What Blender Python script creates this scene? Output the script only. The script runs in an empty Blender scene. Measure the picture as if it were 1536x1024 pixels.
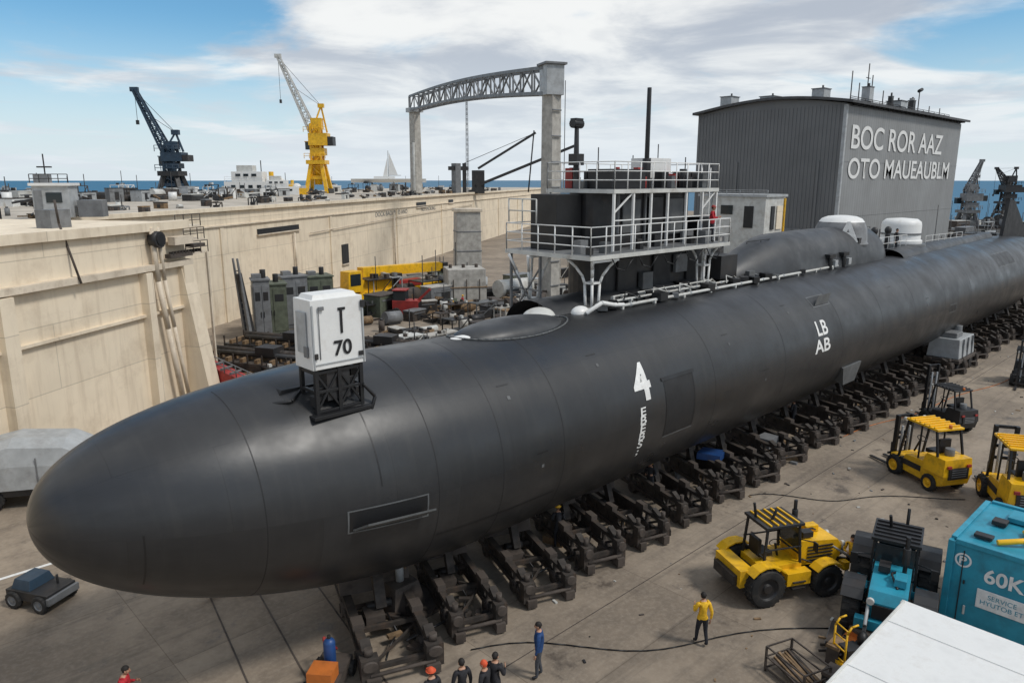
import bpy, bmesh, math, random
from mathutils import Vector, Matrix, Euler
random.seed(7)
R_=math.radians
scene=bpy.context.scene
COL=scene.collection

# ------------------------------------------------------------------ materials
def mat(name,col,rough=.6,metal=0.,var=.25,scale=1.5,bump=0.,bscale=25,streak=0.,dirt=0.,dcol=(.03,.022,.016),
        dscale=1.2,brick=None,uv=False,spec=.5,axis='XZ',c2=.86,smap=(1.3,1.3,.12),scol=None,rv=.1):
    m=bpy.data.materials.new(name); m.use_nodes=True
    nt=m.node_tree; N=nt.nodes; L=nt.links
    b=N['Principled BSDF']; b.inputs['Roughness'].default_value=rough; b.inputs['Metallic'].default_value=metal
    b.inputs['Specular IOR Level'].default_value=spec
    tc=N.new('ShaderNodeTexCoord'); co=tc.outputs['UV'] if uv else tc.outputs['Object']
    def noise(s,d=3,vec=None,r=.6):
        n=N.new('ShaderNodeTexNoise'); n.inputs['Scale'].default_value=s; n.inputs['Detail'].default_value=d
        n.inputs['Roughness'].default_value=r
        L.new(vec or co,n.inputs['Vector']); return n.outputs['Fac']
    def ramp(f,a,b_,c0=0,c1=1):
        r=N.new('ShaderNodeMapRange'); r.inputs[1].default_value=a; r.inputs[2].default_value=b_
        r.inputs[3].default_value=c0; r.inputs[4].default_value=c1; L.new(f,r.inputs[0]); return r.outputs[0]
    def mix(f,a,c,mode='MIX'):
        x=N.new('ShaderNodeMix'); x.data_type='RGBA'; x.blend_type=mode
        if isinstance(f,float): x.inputs[0].default_value=f
        else: L.new(f,x.inputs[0])
        for i,v in ((6,a),(7,c)):
            if isinstance(v,tuple): x.inputs[i].default_value=(*v[:3],1)
            else: L.new(v,x.inputs[i])
        return x.outputs[2]
    def grey(f):
        c=N.new('ShaderNodeCombineColor')
        for i in range(3): L.new(f,c.inputs[i])
        return c.outputs[0]
    n1=noise(scale)
    c=mix(1.,tuple(col),grey(ramp(n1,.3,.7,1-var,1+var)),'MULTIPLY')
    if streak:
        mp=N.new('ShaderNodeMapping'); mp.inputs['Scale'].default_value=smap; L.new(co,mp.inputs[0])
        c=mix(ramp(noise(1.6,5,mp.outputs[0]),.5,.78,0,streak),c,scol or dcol)
    if dirt:
        c=mix(ramp(noise(dscale,5,r=.7),.5,.72,0,dirt),c,dcol)
    rgh=ramp(n1,.3,.7,min(1,rough+rv),max(.02,rough-rv))
    if brick:
        w,h,mo,dk=brick
        if uv: v=co
        else:
            s=N.new('ShaderNodeSeparateXYZ'); L.new(co,s.inputs[0]); cb=N.new('ShaderNodeCombineXYZ')
            L.new(s.outputs[axis[0]],cb.inputs[0]); L.new(s.outputs[axis[1]],cb.inputs[1]); v=cb.outputs[0]
        bt=N.new('ShaderNodeTexBrick'); L.new(v,bt.inputs[0]); bt.inputs['Scale'].default_value=1
        bt.inputs['Color1'].default_value=(1,1,1,1); bt.inputs['Color2'].default_value=(c2,c2,c2,1)
        bt.inputs['Mortar'].default_value=(dk,dk,dk,1); bt.inputs['Mortar Size'].default_value=mo
        bt.inputs['Brick Width'].default_value=w; bt.inputs['Row Height'].default_value=h
        bt.inputs['Mortar Smooth'].default_value=.3
        c=mix(1.,c,bt.outputs['Color'],'MULTIPLY')
    L.new(c,b.inputs['Base Color']); L.new(rgh,b.inputs['Roughness'])
    if bump:
        bp=N.new('ShaderNodeBump'); bp.inputs['Strength'].default_value=bump; bp.inputs['Distance'].default_value=.02
        L.new(noise(bscale,3),bp.inputs['Height']); L.new(bp.outputs[0],b.inputs['Normal'])
    return m

M={}
M['hull']=mat('hull_paint',(.021,.022,.024),.38,0,.3,.5,.3,.9,streak=.4,smap=(2.2,.14,1),scol=(.045,.044,.042),brick=(4.3,2.9,.012,.6),uv=True,dirt=.35,dcol=(.040,.039,.038),dscale=.75,c2=.76,spec=.6,rv=.12)
M['hulldk']=mat('hull_dark',(.012,.012,.013),.6,var=.2)
M['hullgrey']=mat('hull_grey',(.10,.105,.107),.5,var=.2,dirt=.3)
M['casing']=mat('casing_paint',(.036,.038,.041),.45,var=.3,scale=.6,dirt=.45,dcol=(.08,.078,.074))
M['white']=mat('white_paint',(.74,.74,.72),.45,var=.08,dirt=.35,dcol=(.36,.32,.27),dscale=1.5)
M['mark']=mat('marking_paint',(.74,.74,.72),.6,var=.12,scale=5,dirt=.35,dcol=(.35,.35,.34),dscale=4)
M['offwhite']=mat('offwhite_paint',(.55,.55,.52),.55,var=.14,dirt=.5,dcol=(.25,.2,.15))
M['ltgrey']=mat('light_grey_paint',(.38,.395,.40),.5,var=.15,dirt=.4,dcol=(.14,.12,.1))
M['grey']=mat('grey_paint',(.17,.175,.18),.55,var=.2,dirt=.4)
M['dk']=mat('dark_steel',(.022,.022,.023),.5,var=.3,dirt=.4,dcol=(.06,.04,.028))
M['black']=mat('black_paint',(.011,.011,.012),.45,var=.2)
M['rust']=mat('rusty_steel',(.040,.033,.028),.75,var=.5,scale=2.5,dirt=.7,dcol=(.10,.062,.04),dscale=2)
M['rust2']=mat('brown_steel',(.075,.06,.05),.8,var=.5,scale=2,dirt=.6,dcol=(.022,.018,.016),dscale=2)
M['yellow']=mat('yellow_paint',(.80,.45,.012),.38,var=.14,dirt=.5,dcol=(.16,.09,.025),dscale=2.4)
M['orange']=mat('orange_paint',(.55,.16,.03),.5,var=.15,dirt=.4)
M['red']=mat('red_paint',(.32,.03,.025),.55,var=.2,dirt=.5)
M['teal']=mat('teal_paint',(.025,.27,.38),.42,var=.14,dirt=.4,dcol=(.03,.09,.11),dscale=1.8)
M['blue']=mat('blue_paint',(.015,.06,.2),.45,var=.2,dirt=.3)
M['navy']=mat('crane_blue_paint',(.02,.045,.075),.5,var=.2,dirt=.3)
M['green']=mat('olive_paint',(.105,.12,.085),.6,var=.25,dirt=.5)
M['rubber']=mat('tyre_rubber',(.018,.018,.018),.85,var=.3,dirt=.6,dcol=(.07,.058,.046),dscale=3)
M['glass']=mat('dark_glass',(.02,.028,.032),.08,var=.1)
M['concrete']=mat('concrete_grey',(.42,.40,.36),.85,var=.2,dirt=.5,dcol=(.16,.14,.12),streak=.4)
M['wood']=mat('timber',(.2,.13,.07),.8,var=.4,scale=4)
M['wall']=mat('dock_wall_render',(.80,.69,.53),.85,var=.08,scale=.3,streak=.5,dirt=.4,dcol=(.42,.32,.22),dscale=.4,brick=(14,3.4,.03,.72),c2=.94)
M['wall2']=mat('dock_wall_cap',(.66,.57,.45),.85,var=.15,scale=.8,dirt=.55,dcol=(.26,.19,.13),dscale=1)
M['pier']=mat('pier_paving',(.46,.41,.34),.9,var=.25,scale=.3,dirt=.5,dcol=(.14,.12,.1),dscale=.5)
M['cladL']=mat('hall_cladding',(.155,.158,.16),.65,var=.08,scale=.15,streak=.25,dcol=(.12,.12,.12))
M['cladSun']=mat('hall_cladding_sunlit',(.25,.255,.255),.65,var=.1,scale=.12,streak=.35,dcol=(.16,.155,.145),brick=(.9,40,.06,.72),c2=.95)  # lighter copy of the hall cladding; sunlit side painted into the base colour
M['roof']=mat('hall_roof',(.06,.06,.062),.6,var=.2)
M['skin']=mat('skin',(.45,.25,.16),.55,var=.08)
M['hair']=mat('hair',(.012,.009,.007),.7,var=.2)
M['jeans']=mat('trousers_dark',(.016,.018,.024),.85,var=.25,scale=12)
M['greyc']=mat('trousers_grey',(.06,.065,.075),.85,var=.25,scale=12)
M['yshirt']=mat('yellow_jacket',(.78,.45,.02),.8,var=.25,scale=14)
M['bshirt']=mat('blue_jacket',(.012,.05,.16),.8,var=.25,scale=14)
M['rshirt']=mat('red_jacket',(.45,.02,.03),.8,var=.25,scale=14)
M['dshirt']=mat('dark_jacket',(.02,.02,.024),.85,var=.25,scale=14)
M['orangec']=mat('orange_cap',(.65,.09,.03),.7,var=.15,scale=14)

def ground_mat():
    m=bpy.data.materials.new('yard_concrete'); m.use_nodes=True
    nt=m.node_tree; N=nt.nodes; L=nt.links; b=N['Principled BSDF']
    tc=N.new('ShaderNodeTexCoord'); co=tc.outputs['Object']
    def noise(s,d=6,vec=None,r=.62,dist=0):
        n=N.new('ShaderNodeTexNoise'); n.inputs['Scale'].default_value=s; n.inputs['Detail'].default_value=d
        n.inputs['Roughness'].default_value=r; n.inputs['Distortion'].default_value=dist; L.new(vec or co,n.inputs['Vector']); return n.outputs['Fac']
    def mr(f,a,b_,c=0,d=1):
        r=N.new('ShaderNodeMapRange')
        for i,v in enumerate((a,b_,c,d)): r.inputs[i+1].default_value=v
        L.new(f,r.inputs[0]); return r.outputs[0]
    def mix(f,a,c,mode='MIX'):
        x=N.new('ShaderNodeMix'); x.data_type='RGBA'; x.blend_type=mode
        if isinstance(f,float): x.inputs[0].default_value=f
        else: L.new(f,x.inputs[0])
        for i,v in ((6,a),(7,c)):
            if isinstance(v,tuple): x.inputs[i].default_value=(*v,1)
            else: L.new(v,x.inputs[i])
        return x.outputs[2]
    c=mix(mr(noise(.12,4),.38,.62),(.35,.285,.215),(.225,.18,.135))
    c=mix(mr(noise(.8,7,r=.7),.42,.68,0,.7),c,(.155,.125,.096))
    c=mix(mr(noise(6,4),.45,.75,0,.4),c,(.40,.34,.27))
    mp=N.new('ShaderNodeMapping'); mp.inputs['Rotation'].default_value=(0,0,R_(4)); mp.inputs['Scale'].default_value=(.05,1.3,1); L.new(co,mp.inputs[0])
    c=mix(mr(noise(1.4,5,mp.outputs[0],dist=.4),.54,.70,0,.45),c,(.10,.082,.066))
    mp=N.new('ShaderNodeMapping'); mp.inputs['Rotation'].default_value=(0,0,R_(-50)); mp.inputs['Scale'].default_value=(.06,1.6,1); L.new(co,mp.inputs[0])
    c=mix(mr(noise(1.1,4,mp.outputs[0],dist=.6),.6,.72,0,.35),c,(.09,.075,.06))
    st=noise(.5,8,r=.75)
    c=mix(mr(st,.57,.66,0,.7),c,(.075,.06,.05))
    bt=N.new('ShaderNodeTexBrick'); mp2=N.new('ShaderNodeMapping'); mp2.inputs['Location'].default_value=(1,2.2,0); L.new(co,mp2.inputs[0]); L.new(mp2.outputs[0],bt.inputs[0])
    bt.inputs['Scale'].default_value=1; bt.offset=0.0
    bt.inputs['Color1'].default_value=(1,1,1,1); bt.inputs['Color2'].default_value=(.84,.84,.84,1); bt.inputs['Mortar'].default_value=(.62,.6,.58,1)
    bt.inputs['Mortar Size'].default_value=.014; bt.inputs['Brick Width'].default_value=7; bt.inputs['Row Height'].default_value=4.6
    c=mix(1.,c,bt.outputs['Color'],'MULTIPLY')
    L.new(c,b.inputs['Base Color']); L.new(mr(st,.55,.68,.85,.38),b.inputs['Roughness'])
    bp=N.new('ShaderNodeBump'); bp.inputs['Strength'].default_value=.25; bp.inputs['Distance'].default_value=.03
    L.new(noise(12,4),bp.inputs['Height']); L.new(bp.outputs[0],b.inputs['Normal'])
    return m
def sea_mat():
    m=bpy.data.materials.new('sea_water'); m.use_nodes=True
    nt=m.node_tree; N=nt.nodes; L=nt.links; b=N['Principled BSDF']
    b.inputs['Base Color'].default_value=(.035,.14,.24,1); b.inputs['Roughness'].default_value=.5; b.inputs['Specular IOR Level'].default_value=.12
    tc=N.new('ShaderNodeTexCoord'); n=N.new('ShaderNodeTexNoise'); n.inputs['Scale'].default_value=.05; n.inputs['Detail'].default_value=6
    L.new(tc.outputs['Object'],n.inputs['Vector']); bp=N.new('ShaderNodeBump'); bp.inputs['Distance'].default_value=1.5; bp.inputs['Strength'].default_value=.6
    L.new(n.outputs['Fac'],bp.inputs['Height']); L.new(bp.outputs[0],b.inputs['Normal'])
    return m

# ------------------------------------------------------------------ builder
class B:
    def __init__(s): s.bm=bmesh.new(); s.mats=[]
    def mi(s,m):
        m=M[m] if isinstance(m,str) else m
        if m not in s.mats: s.mats.append(m)
        return s.mats.index(m)
    def face(s,vs,m,smooth=False):
        try:
            f=s.bm.faces.new(vs); f.material_index=s.mi(m); f.smooth=smooth; return f
        except ValueError: return None
    def hexa(s,p,m):
        v=[s.bm.verts.new(q) for q in p]
        for f in ((3,2,1,0),(4,5,6,7),(0,1,5,4),(1,2,6,5),(2,3,7,6),(3,0,4,7)): s.face([v[i] for i in f],m)
    def box(s,c,d,m,rot=None,tx=1,ty=1):
        x,y,z=d[0]/2,d[1]/2,d[2]/2
        P=[Vector(q) for q in ((-x,-y,-z),(x,-y,-z),(x,y,-z),(-x,y,-z),(-x*tx,-y*ty,z),(x*tx,-y*ty,z),(x*tx,y*ty,z),(-x*tx,y*ty,z))]
        if rot: 
            e=Euler([R_(a) for a in rot]).to_matrix(); P=[e@q for q in P]
        s.hexa([q+Vector(c) for q in P],m)
    def frame(s,p1,p2):
        p1=Vector(p1);p2=Vector(p2); d=(p2-p1); l=d.length; d.normalize()
        up=Vector((0,0,1)) if abs(d.z)<.97 else Vector((1,0,0))
        a=d.cross(up).normalized(); b=a.cross(d).normalized(); return p1,p2,d,a,b
    def beam(s,p1,p2,w,h,m,w2=None,h2=None):
        p1,p2,d,a,b=s.frame(p1,p2); w2=w2 or w; h2=h2 or h
        P=[]
        for p,W,H in ((p1,w,h),(p2,w2,h2)):
            P+=[p-a*W/2-b*H/2,p+a*W/2-b*H/2,p+a*W/2+b*H/2,p-a*W/2+b*H/2]
        s.hexa(P,m)
    def cyl(s,p1,p2,r,m,r2=None,n=12,caps=True):
        p1,p2,d,a,b=s.frame(p1,p2); r2=r if r2 is None else r2
        A=[];C=[]
        for i in range(n):
            t=2*math.pi*i/n; v=a*math.cos(t)+b*math.sin(t)
            A.append(s.bm.verts.new(p1+v*r)); C.append(s.bm.verts.new(p2+v*r2))
        for i in range(n): s.face([A[i],A[(i+1)%n],C[(i+1)%n],C[i]],m,True)
        if caps: s.face(A[::-1],m); s.face(C,m)
    def tube(s,pts,r,m,n=8):
        for i in range(len(pts)-1): s.cyl(pts[i],pts[i+1],r,m,n=n)
    def prism(s,poly,y0,y1,m,inset=0):
        n=len(poly)
        A=[s.bm.verts.new((x,y0,z)) for x,z in poly]; C=[s.bm.verts.new((x,y1,z)) for x,z in poly]
        s.face(A,m); s.face(C[::-1],m)
        for i in range(n): s.face([A[i],C[i],C[(i+1)%n],A[(i+1)%n]],m)
    def lathe(s,prof,o,ax,m,n=24,ms=None):
        o=Vector(o); p1,p2,d,a,b=s.frame(o,o+Vector(ax)); rings=[]
        for r,h in prof:
            rings.append([s.bm.verts.new(o+d*h+(a*math.cos(2*math.pi*i/n)+b*math.sin(2*math.pi*i/n))*max(r,.001)) for i in range(n)])
        for k in range(len(rings)-1):
            for i in range(n): s.face([rings[k][i],rings[k][(i+1)%n],rings[k+1][(i+1)%n],rings[k+1][i]],(ms[k] if ms else m),True)
    def wheel(s,c,r,w,rim='yellow',n=22):
        x,y,z=c; sg=1 if y>=0 else -1
        pr=[(r*.5,-w/2),(r*.93,-w/2),(r,-w*.36),(r,w*.36),(r*.93,w/2),(r*.58,w/2),(r*.54,w*.3),(r*.25,w*.28),(r*.22,w*.45),(0,w*.45)]
        ms=['rubber']*5+[rim]*4
        s.lathe(pr,(x,y,z),(0,sg,0),'rubber',n,ms)
        for i in range(n):
            t=2*math.pi*i/n
            for k in (-1,1):
                a=t+(.14 if k>0 else 0)
                s.box((x+math.cos(a)*r*1.0,y+k*w*.24,z+math.sin(a)*r*1.0),(r*.06,w*.4,r*.12),'rubber',rot=(0,-math.degrees(a),0))
    def sphere(s,c,r,m,seg=16,rings=10,z0=-1,z1=1,rot=None):
        c=Vector(c); rs=[]
        a0=math.asin(z0);a1=math.asin(z1)
        for k in range(rings+1):
            a=a0+(a1-a0)*k/rings
            rs.append([s.bm.verts.new(c+Vector((r[0]*math.cos(a)*math.cos(2*math.pi*i/seg),r[1]*math.cos(a)*math.sin(2*math.pi*i/seg),r[2]*math.sin(a)))) for i in range(seg)])
        for k in range(rings):
            for i in range(seg): s.face([rs[k][i],rs[k][(i+1)%seg],rs[k+1][(i+1)%seg],rs[k+1][i]],m,True)
    def rail(s,pts,h,m,step=1.2,r=.025,levels=(1,.5),closed=False):
        pts=[Vector(p) for p in pts]
        if closed: pts=pts+[pts[0]]
        for i in range(len(pts)-1):
            a,b=pts[i],pts[i+1]; n=max(1,round((b-a).length/step))
            for k in range(n+1):
                p=a.lerp(b,k/n); s.cyl(p,p+Vector((0,0,h)),r*1.15,m,n=6)
            for l in levels: s.cyl(a+Vector((0,0,h*l)),b+Vector((0,0,h*l)),r,m,n=6)
    def lattice(s,p1,p2,w1,w2,m,n=8,r=.08):
        p1,p2,d,a,b=s.frame(p1,p2)
        cor=[(-1,-1),(1,-1),(1,1),(-1,1)]
        def pt(k,c):
            t=k/n; w=w1+(w2-w1)*t; return p1.lerp(p2,t)+a*c[0]*w/2+b*c[1]*w/2
        for c in cor: s.beam(pt(0,c),pt(n,c),r*2,r*2,m)
        for k in range(n):
            for j in range(4):
                c,e=cor[j],cor[(j+1)%4]
                if k%2: c,e=e,c
                s.beam(pt(k,c),pt(k+1,e),r,r,m)
                s.beam(pt(k,cor[j]),pt(k,cor[(j+1)%4]),r,r,m)
    def mesh(s,me,mx,mf):
        vs=[s.bm.verts.new(mx@v.co) for v in me.vertices]
        for p in me.polygons:
            s.face([vs[i] for i in p.vertices],mf(p) if callable(mf) else mf,p.use_smooth)
    def build(s,name,loc=(0,0,0),rz=0,bevel=0,parent=None,recalc=True,scale=1):
        if recalc: bmesh.ops.recalc_face_normals(s.bm,faces=s.bm.faces)
        me=bpy.data.meshes.new(name); s.bm.to_mesh(me); s.bm.free()
        for m in s.mats: me.materials.append(m)
        o=bpy.data.objects.new(name,me); COL.objects.link(o); o.location=loc; o.rotation_euler=(0,0,R_(rz)); o.scale=(scale,)*3
        if bevel:
            md=o.modifiers.new('bevel','BEVEL'); md.width=bevel; md.segments=2; md.limit_method='ANGLE'; md.angle_limit=R_(50)
        if parent: o.parent=parent
        return o
def empty(name,loc=(0,0,0)):
    e=bpy.data.objects.new(name,None); COL.objects.link(e); e.location=loc; e.empty_display_size=.5; return e

def text_mesh(txt,size,bold=.0,cuts=0,line=1.0):
    cu=bpy.data.curves.new('t','FONT'); cu.body=txt; cu.size=size; cu.align_x='CENTER'; cu.align_y='CENTER'; cu.offset=bold; cu.space_line=line
    o=bpy.data.objects.new('t',cu); COL.objects.link(o)
    dg=bpy.context.evaluated_depsgraph_get(); me=bpy.data.meshes.new_from_object(o.evaluated_get(dg))
    bpy.data.objects.remove(o)
    if cuts:
        bm=bmesh.new(); bm.from_mesh(me)
        ys=[v.co.y for v in bm.verts]; y=min(ys)
        while y<max(ys):
            y+=cuts
            bmesh.ops.bisect_plane(bm,geom=bm.verts[:]+bm.edges[:]+bm.faces[:],plane_co=(0,y,0),plane_no=(0,1,0))
        bm.to_mesh(me); bm.free()
    return me
def place_text(name,txt,size,origin,xdir,updir,m,parent=None,bold=.0,sx=1,line=1.0):
    me=text_mesh(txt,size,bold,line=line); x=Vector(xdir).normalized(); u=Vector(updir).normalized(); o=Vector(origin)
    for v in me.vertices: v.co=o+x*v.co.x*sx+u*v.co.y
    me.materials.clear(); me.materials.append(M[m]); ob=bpy.data.objects.new(name,me); COL.objects.link(ob)
    if parent: ob.parent=parent
    return ob

# ------------------------------------------------------------------ world / sun / camera
SUN_EL,SUN_AZ=52,-66
w=bpy.data.worlds.new('World'); scene.world=w; w.use_nodes=True
N=w.node_tree.nodes; L=w.node_tree.links; bg=N['Background']; bg.inputs[1].default_value=.1
sky=N.new('ShaderNodeTexSky'); sky.sky_type='NISHITA'; sky.sun_disc=False; sky.sun_elevation=R_(SUN_EL); sky.sun_rotation=R_(90-SUN_AZ)
sky.air_density=1.0; sky.dust_density=.6; sky.ozone_density=2
tc=N.new('ShaderNodeTexCoord'); sep=N.new('ShaderNodeSeparateXYZ'); L.new(tc.outputs['Generated'],sep.inputs[0])
def math_(op,a,b=None,clamp=False):
    n=N.new('ShaderNodeMath'); n.operation=op; n.use_clamp=clamp
    for i,v in enumerate((a,b)):
        if v is None: continue
        if isinstance(v,(int,float)): n.inputs[i].default_value=v
        else: L.new(v,n.inputs[i])
    return n.outputs[0]
def wmix(f,a,c,mode='MIX'):
    x=N.new('ShaderNodeMix'); x.data_type='RGBA'; x.blend_type=mode
    if isinstance(f,float): x.inputs[0].default_value=f
    else: L.new(f,x.inputs[0])
    for i,v in ((6,a),(7,c)):
        if isinstance(v,tuple): x.inputs[i].default_value=(*v,1)
        else: L.new(v,x.inputs[i])
    return x.outputs[2]
def wmr(f,a,b_,c=0,d=1,t='SMOOTHSTEP'):
    r=N.new('ShaderNodeMapRange'); r.interpolation_type=t
    for i,v in enumerate((a,b_,c,d)): r.inputs[i+1].default_value=v
    L.new(f,r.inputs[0]); return r.outputs[0]
zz=math_('ADD',math_('MAXIMUM',sep.outputs[2],0.),.10)
cx=math_('DIVIDE',sep.outputs[0],zz); cy=math_('DIVIDE',sep.outputs[1],zz)
cb=N.new('ShaderNodeCombineXYZ'); L.new(cx,cb.inputs[0]); L.new(cy,cb.inputs[1])
def wn(s,d,r,off,dist=0):
    mp=N.new('ShaderNodeMapping'); mp.inputs['Location'].default_value=off; L.new(cb.outputs[0],mp.inputs[0])
    n=N.new('ShaderNodeTexNoise'); n.inputs['Scale'].default_value=s; n.inputs['Detail'].default_value=d; n.inputs['Roughness'].default_value=r; n.inputs['Distortion'].default_value=dist
    L.new(mp.outputs[0],n.inputs['Vector']); return n.outputs['Fac']
def dotb(v,a,b_,c,d):
    dp=N.new('ShaderNodeVectorMath'); dp.operation='DOT_PRODUCT'; L.new(tc.outputs['Generated'],dp.inputs[0]); dp.inputs[1].default_value=Vector(v).normalized(); return wmr(dp.outputs['Value'],a,b_,c,d)
bias=math_('ADD',dotb((.76,.62,.19),.88,.985,.0,.13),math_('ADD',dotb((.22,.95,.27),.92,.99,.0,-.17),dotb((.95,.22,.15),.975,.998,.0,-.13)))
n1=math_('ADD',math_('ADD',wn(.75,7,.56,(3.1,1.7,0),.5),bias),.09)
mask=wmr(n1,.44,.62)
n2=wn(1.0,7,.56,(1.3,5.2,0),.4)
ccol=wmix(wmr(n2,.38,.62),(4.9,5.3,6.0),(9.6,9.6,9.4))
blue=wmix(1.,sky.outputs[0],(.72,1.12,1.25),'MULTIPLY')
c=wmix(math_('MULTIPLY',mask,.93),blue,ccol)
n3=wn(2.4,4,.5,(7,2,0),.3)
c=wmix(wmr(n3,.56,.72,0,.3),c,(5.0,5.5,6.2))
haze=wmr(sep.outputs[2],0.0,.2,.9,0.)
c=wmix(haze,c,(7.4,8.1,8.7))
L.new(c,bg.inputs[0])
sd=bpy.data.lights.new('sun','SUN'); sd.energy=2.1; sd.angle=R_(10); sd.color=(1,.95,.88)
so=bpy.data.objects.new('sun',sd); COL.objects.link(so)
sv=Vector((math.cos(R_(SUN_EL))*math.cos(R_(SUN_AZ)),math.cos(R_(SUN_EL))*math.sin(R_(SUN_AZ)),math.sin(R_(SUN_EL))))
so.rotation_euler=sv.to_track_quat('Z','Y').to_euler(); so.location=(0,-40,60)
scene.view_settings.view_transform='Standard'
cd=bpy.data.cameras.new('camera'); cam=bpy.data.objects.new('camera',cd); COL.objects.link(cam); scene.camera=cam
cd.lens=36*1100/1536; cd.clip_end=40000; cd.clip_start=.2; cam.location=(0,0,14)
A_,T_=R_(46.3),R_(12.4)
cam.rotation_euler=Vector((math.cos(T_)*math.cos(A_),math.cos(T_)*math.sin(A_),-math.sin(T_))).to_track_quat('-Z','Y').to_euler()

# ------------------------------------------------------------------ ground & sea
M['ground']=ground_mat(); M['sea']=sea_mat()
b=B(); v=[b.bm.verts.new(q) for q in ((-300,-300,0),(300,-300,0),(300,240,0),(-300,240,0))]; b.face(v,'ground'); b.build('ground')
b=B(); v=[b.bm.verts.new(q) for q in ((-20000,-20000,-1.5),(20000,-20000,-1.5),(20000,20000,-1.5),(-20000,20000,-1.5))]; b.face(v,'sea'); b.build('sea')
b=B()
for off in (0,1.5,3.4):
    p1=Vector((5.6+off,10,.008)); p2=Vector((12.5+off,46,.008)); b.beam(p1,p2,.05,.02,'rust2')
b.build('ground_rails')
b=B()
b.box((60,13.9,.006),(160,.03,.006),'rust2')
b.box((-5,30,.006),(22,.16,.006),'mark')
for i in range(30): b.box((22+i*2.4,3.4-i*.0,.006),(1.4,.09,.006),'offwhite')
b.build('pavement_lines')
random.seed(77); b=B()
for i in range(240):
    x=random.uniform(9,70); y=random.uniform(2,15.3); s_=random.uniform(.02,.09); b.box((x,y,s_*.3),(s_*random.uniform(1,3),s_,s_*.6),random.choice(['wood','rust2','dk','offwhite','grey']),rot=(0,0,random.uniform(0,180)))
for x,y in ((16.5,8.4),(27.5,13.6),(44,8.2)): b.cyl((x,y,.0),(x,y,.012),.36,'dk',n=24)
def cable(p,q,m,a):
    pts=[]
    for k in range(25):
        t=k/24; v=Vector(p).lerp(Vector(q),t); v.x+=a*math.sin(t*9+1); v.y+=a*.7*math.sin(t*13); pts.append(v)
    b.tube(pts,.022,m,5)
cable((12.5,15.2,.025),(24.4,5.9,.025),'black',.35); cable((29,15,.025),(36,8,.025),'black',.3); cable((40,15.3,.025),(62,12,.025),'orange',.25)
b.build('ground_litter')

# ------------------------------------------------------------------ submarine
YC=19.25
def hr(x):
    s=x-2.75
    if s<11.5: return 3.6*max(0,1-(1-max(s,0)/11.5)**2)**.46
    if x>80: t=(x-80)/27; return 3.6*(1-.85*t**1.8)
    return 3.6
def hc(x):
    s=x-2.75
    if s<13: return 5.1+.97*(1-max(s,0)/13)**1.7
    if x>80: t=(x-80)/27; return 5.1+.5*t
    return 5.1
def hp(x,s,off=0):
    a=s/3.6; r=hr(x)+off; return Vector((x,YC-r*math.cos(a),hc(x)+r*math.sin(a)))
sub=empty('submarine',(0,0,0))
b=B(); uvl=b.bm.loops.layers.uv.new('UVMap'); n=96; xs=[]
for i in range(40): xs.append(2.75+11.5*(i/40)**2)
xs+=[14.25+ (80-14.25)*i/50 for i in range(51)]+[80+27*i/24 for i in range(1,25)]
rings=[[b.bm.verts.new((x,YC-hr(x)*math.cos(2*math.pi*k/n),hc(x)+hr(x)*math.sin(2*math.pi*k/n))) for k in range(n)] if i else None for i,x in enumerate(xs)]
tip=b.bm.verts.new((2.75,YC,hc(2.75)))
for k in range(n):
    f=b.face([tip,rings[1][k],rings[1][(k+1)%n]],'hull',True)
    for lp,(xx,kk) in zip(f.loops,((xs[0],k),(xs[1],k),(xs[1],k+1))): lp[uvl].uv=(xx,kk/n*22.6)
for i in range(1,len(xs)-1):
    for k in range(n):
        f=b.face([rings[i][k],rings[i+1][k],rings[i+1][(k+1)%n],rings[i][(k+1)%n]],'hull',True)
        for lp,(xx,kk) in zip(f.loops,((xs[i],k),(xs[i+1],k),(xs[i+1],k+1),(xs[i],k+1))): lp[uvl].uv=(xx,kk/n*22.6)
b.face(rings[-1][::-1],'hulldk')
b.build('pressure_hull',parent=sub)
def patch(b,x0,x1,s0,s1,off,m,nx=6,ns=10):
    g=[[b.bm.verts.new(hp(x0+(x1-x0)*i/nx,s0+(s1-s0)*j/ns,off)) for j in range(ns+1)] for i in range(nx+1)]
    for i in range(nx):
        for j in range(ns): b.face([g[i][j],g[i+1][j],g[i+1][j+1],g[i][j+1]],m,True)
def pframe(b,x0,x1,s0,s1,w_,off,m):
    patch(b,x0,x1,s0,s0+w_,off,m,ns=1); patch(b,x0,x1,s1-w_,s1,off,m,ns=1)
    patch(b,x0,x0+w_,s0+w_,s1-w_,off,m,nx=1); patch(b,x1-w_,x1,s0+w_,s1-w_,off,m,nx=1)
b=B()
patch(b,23.35,25.3,-.95,1.3,.004,'hulldk'); pframe(b,23.3,25.35,-1.0,1.35,.06,.010,'black'); patch(b,23.2,25.45,1.28,1.42,.03,'black',ns=1); patch(b,23.3,25.35,-1.06,-1.0,.012,'hullgrey',ns=1)
patch(b,9.3,11.7,-.62,.02,.008,'black'); pframe(b,9.25,11.75,-.67,.07,.05,.016,'hullgrey')
p0,p1=hp(9.4,-.6,.03),hp(11.55,-.6,.03); q0,q1=hp(9.6,-.28,.42),hp(11.7,-.28,.42)
up=Vector((0,0,.06)); b.hexa([p0,p1,q1,q0,p0+up,p1+up,q1+up,q0+up],'hullgrey')
patch(b,12.2,17.2,-1.55,-1.50,.01,'black',ns=1)
patch(b,10.3,10.34,.6,4.2,.006,'black',nx=1,ns=14); patch(b,4.6,4.64,-2.5,.2,.006,'black',nx=1,ns=14)
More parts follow.
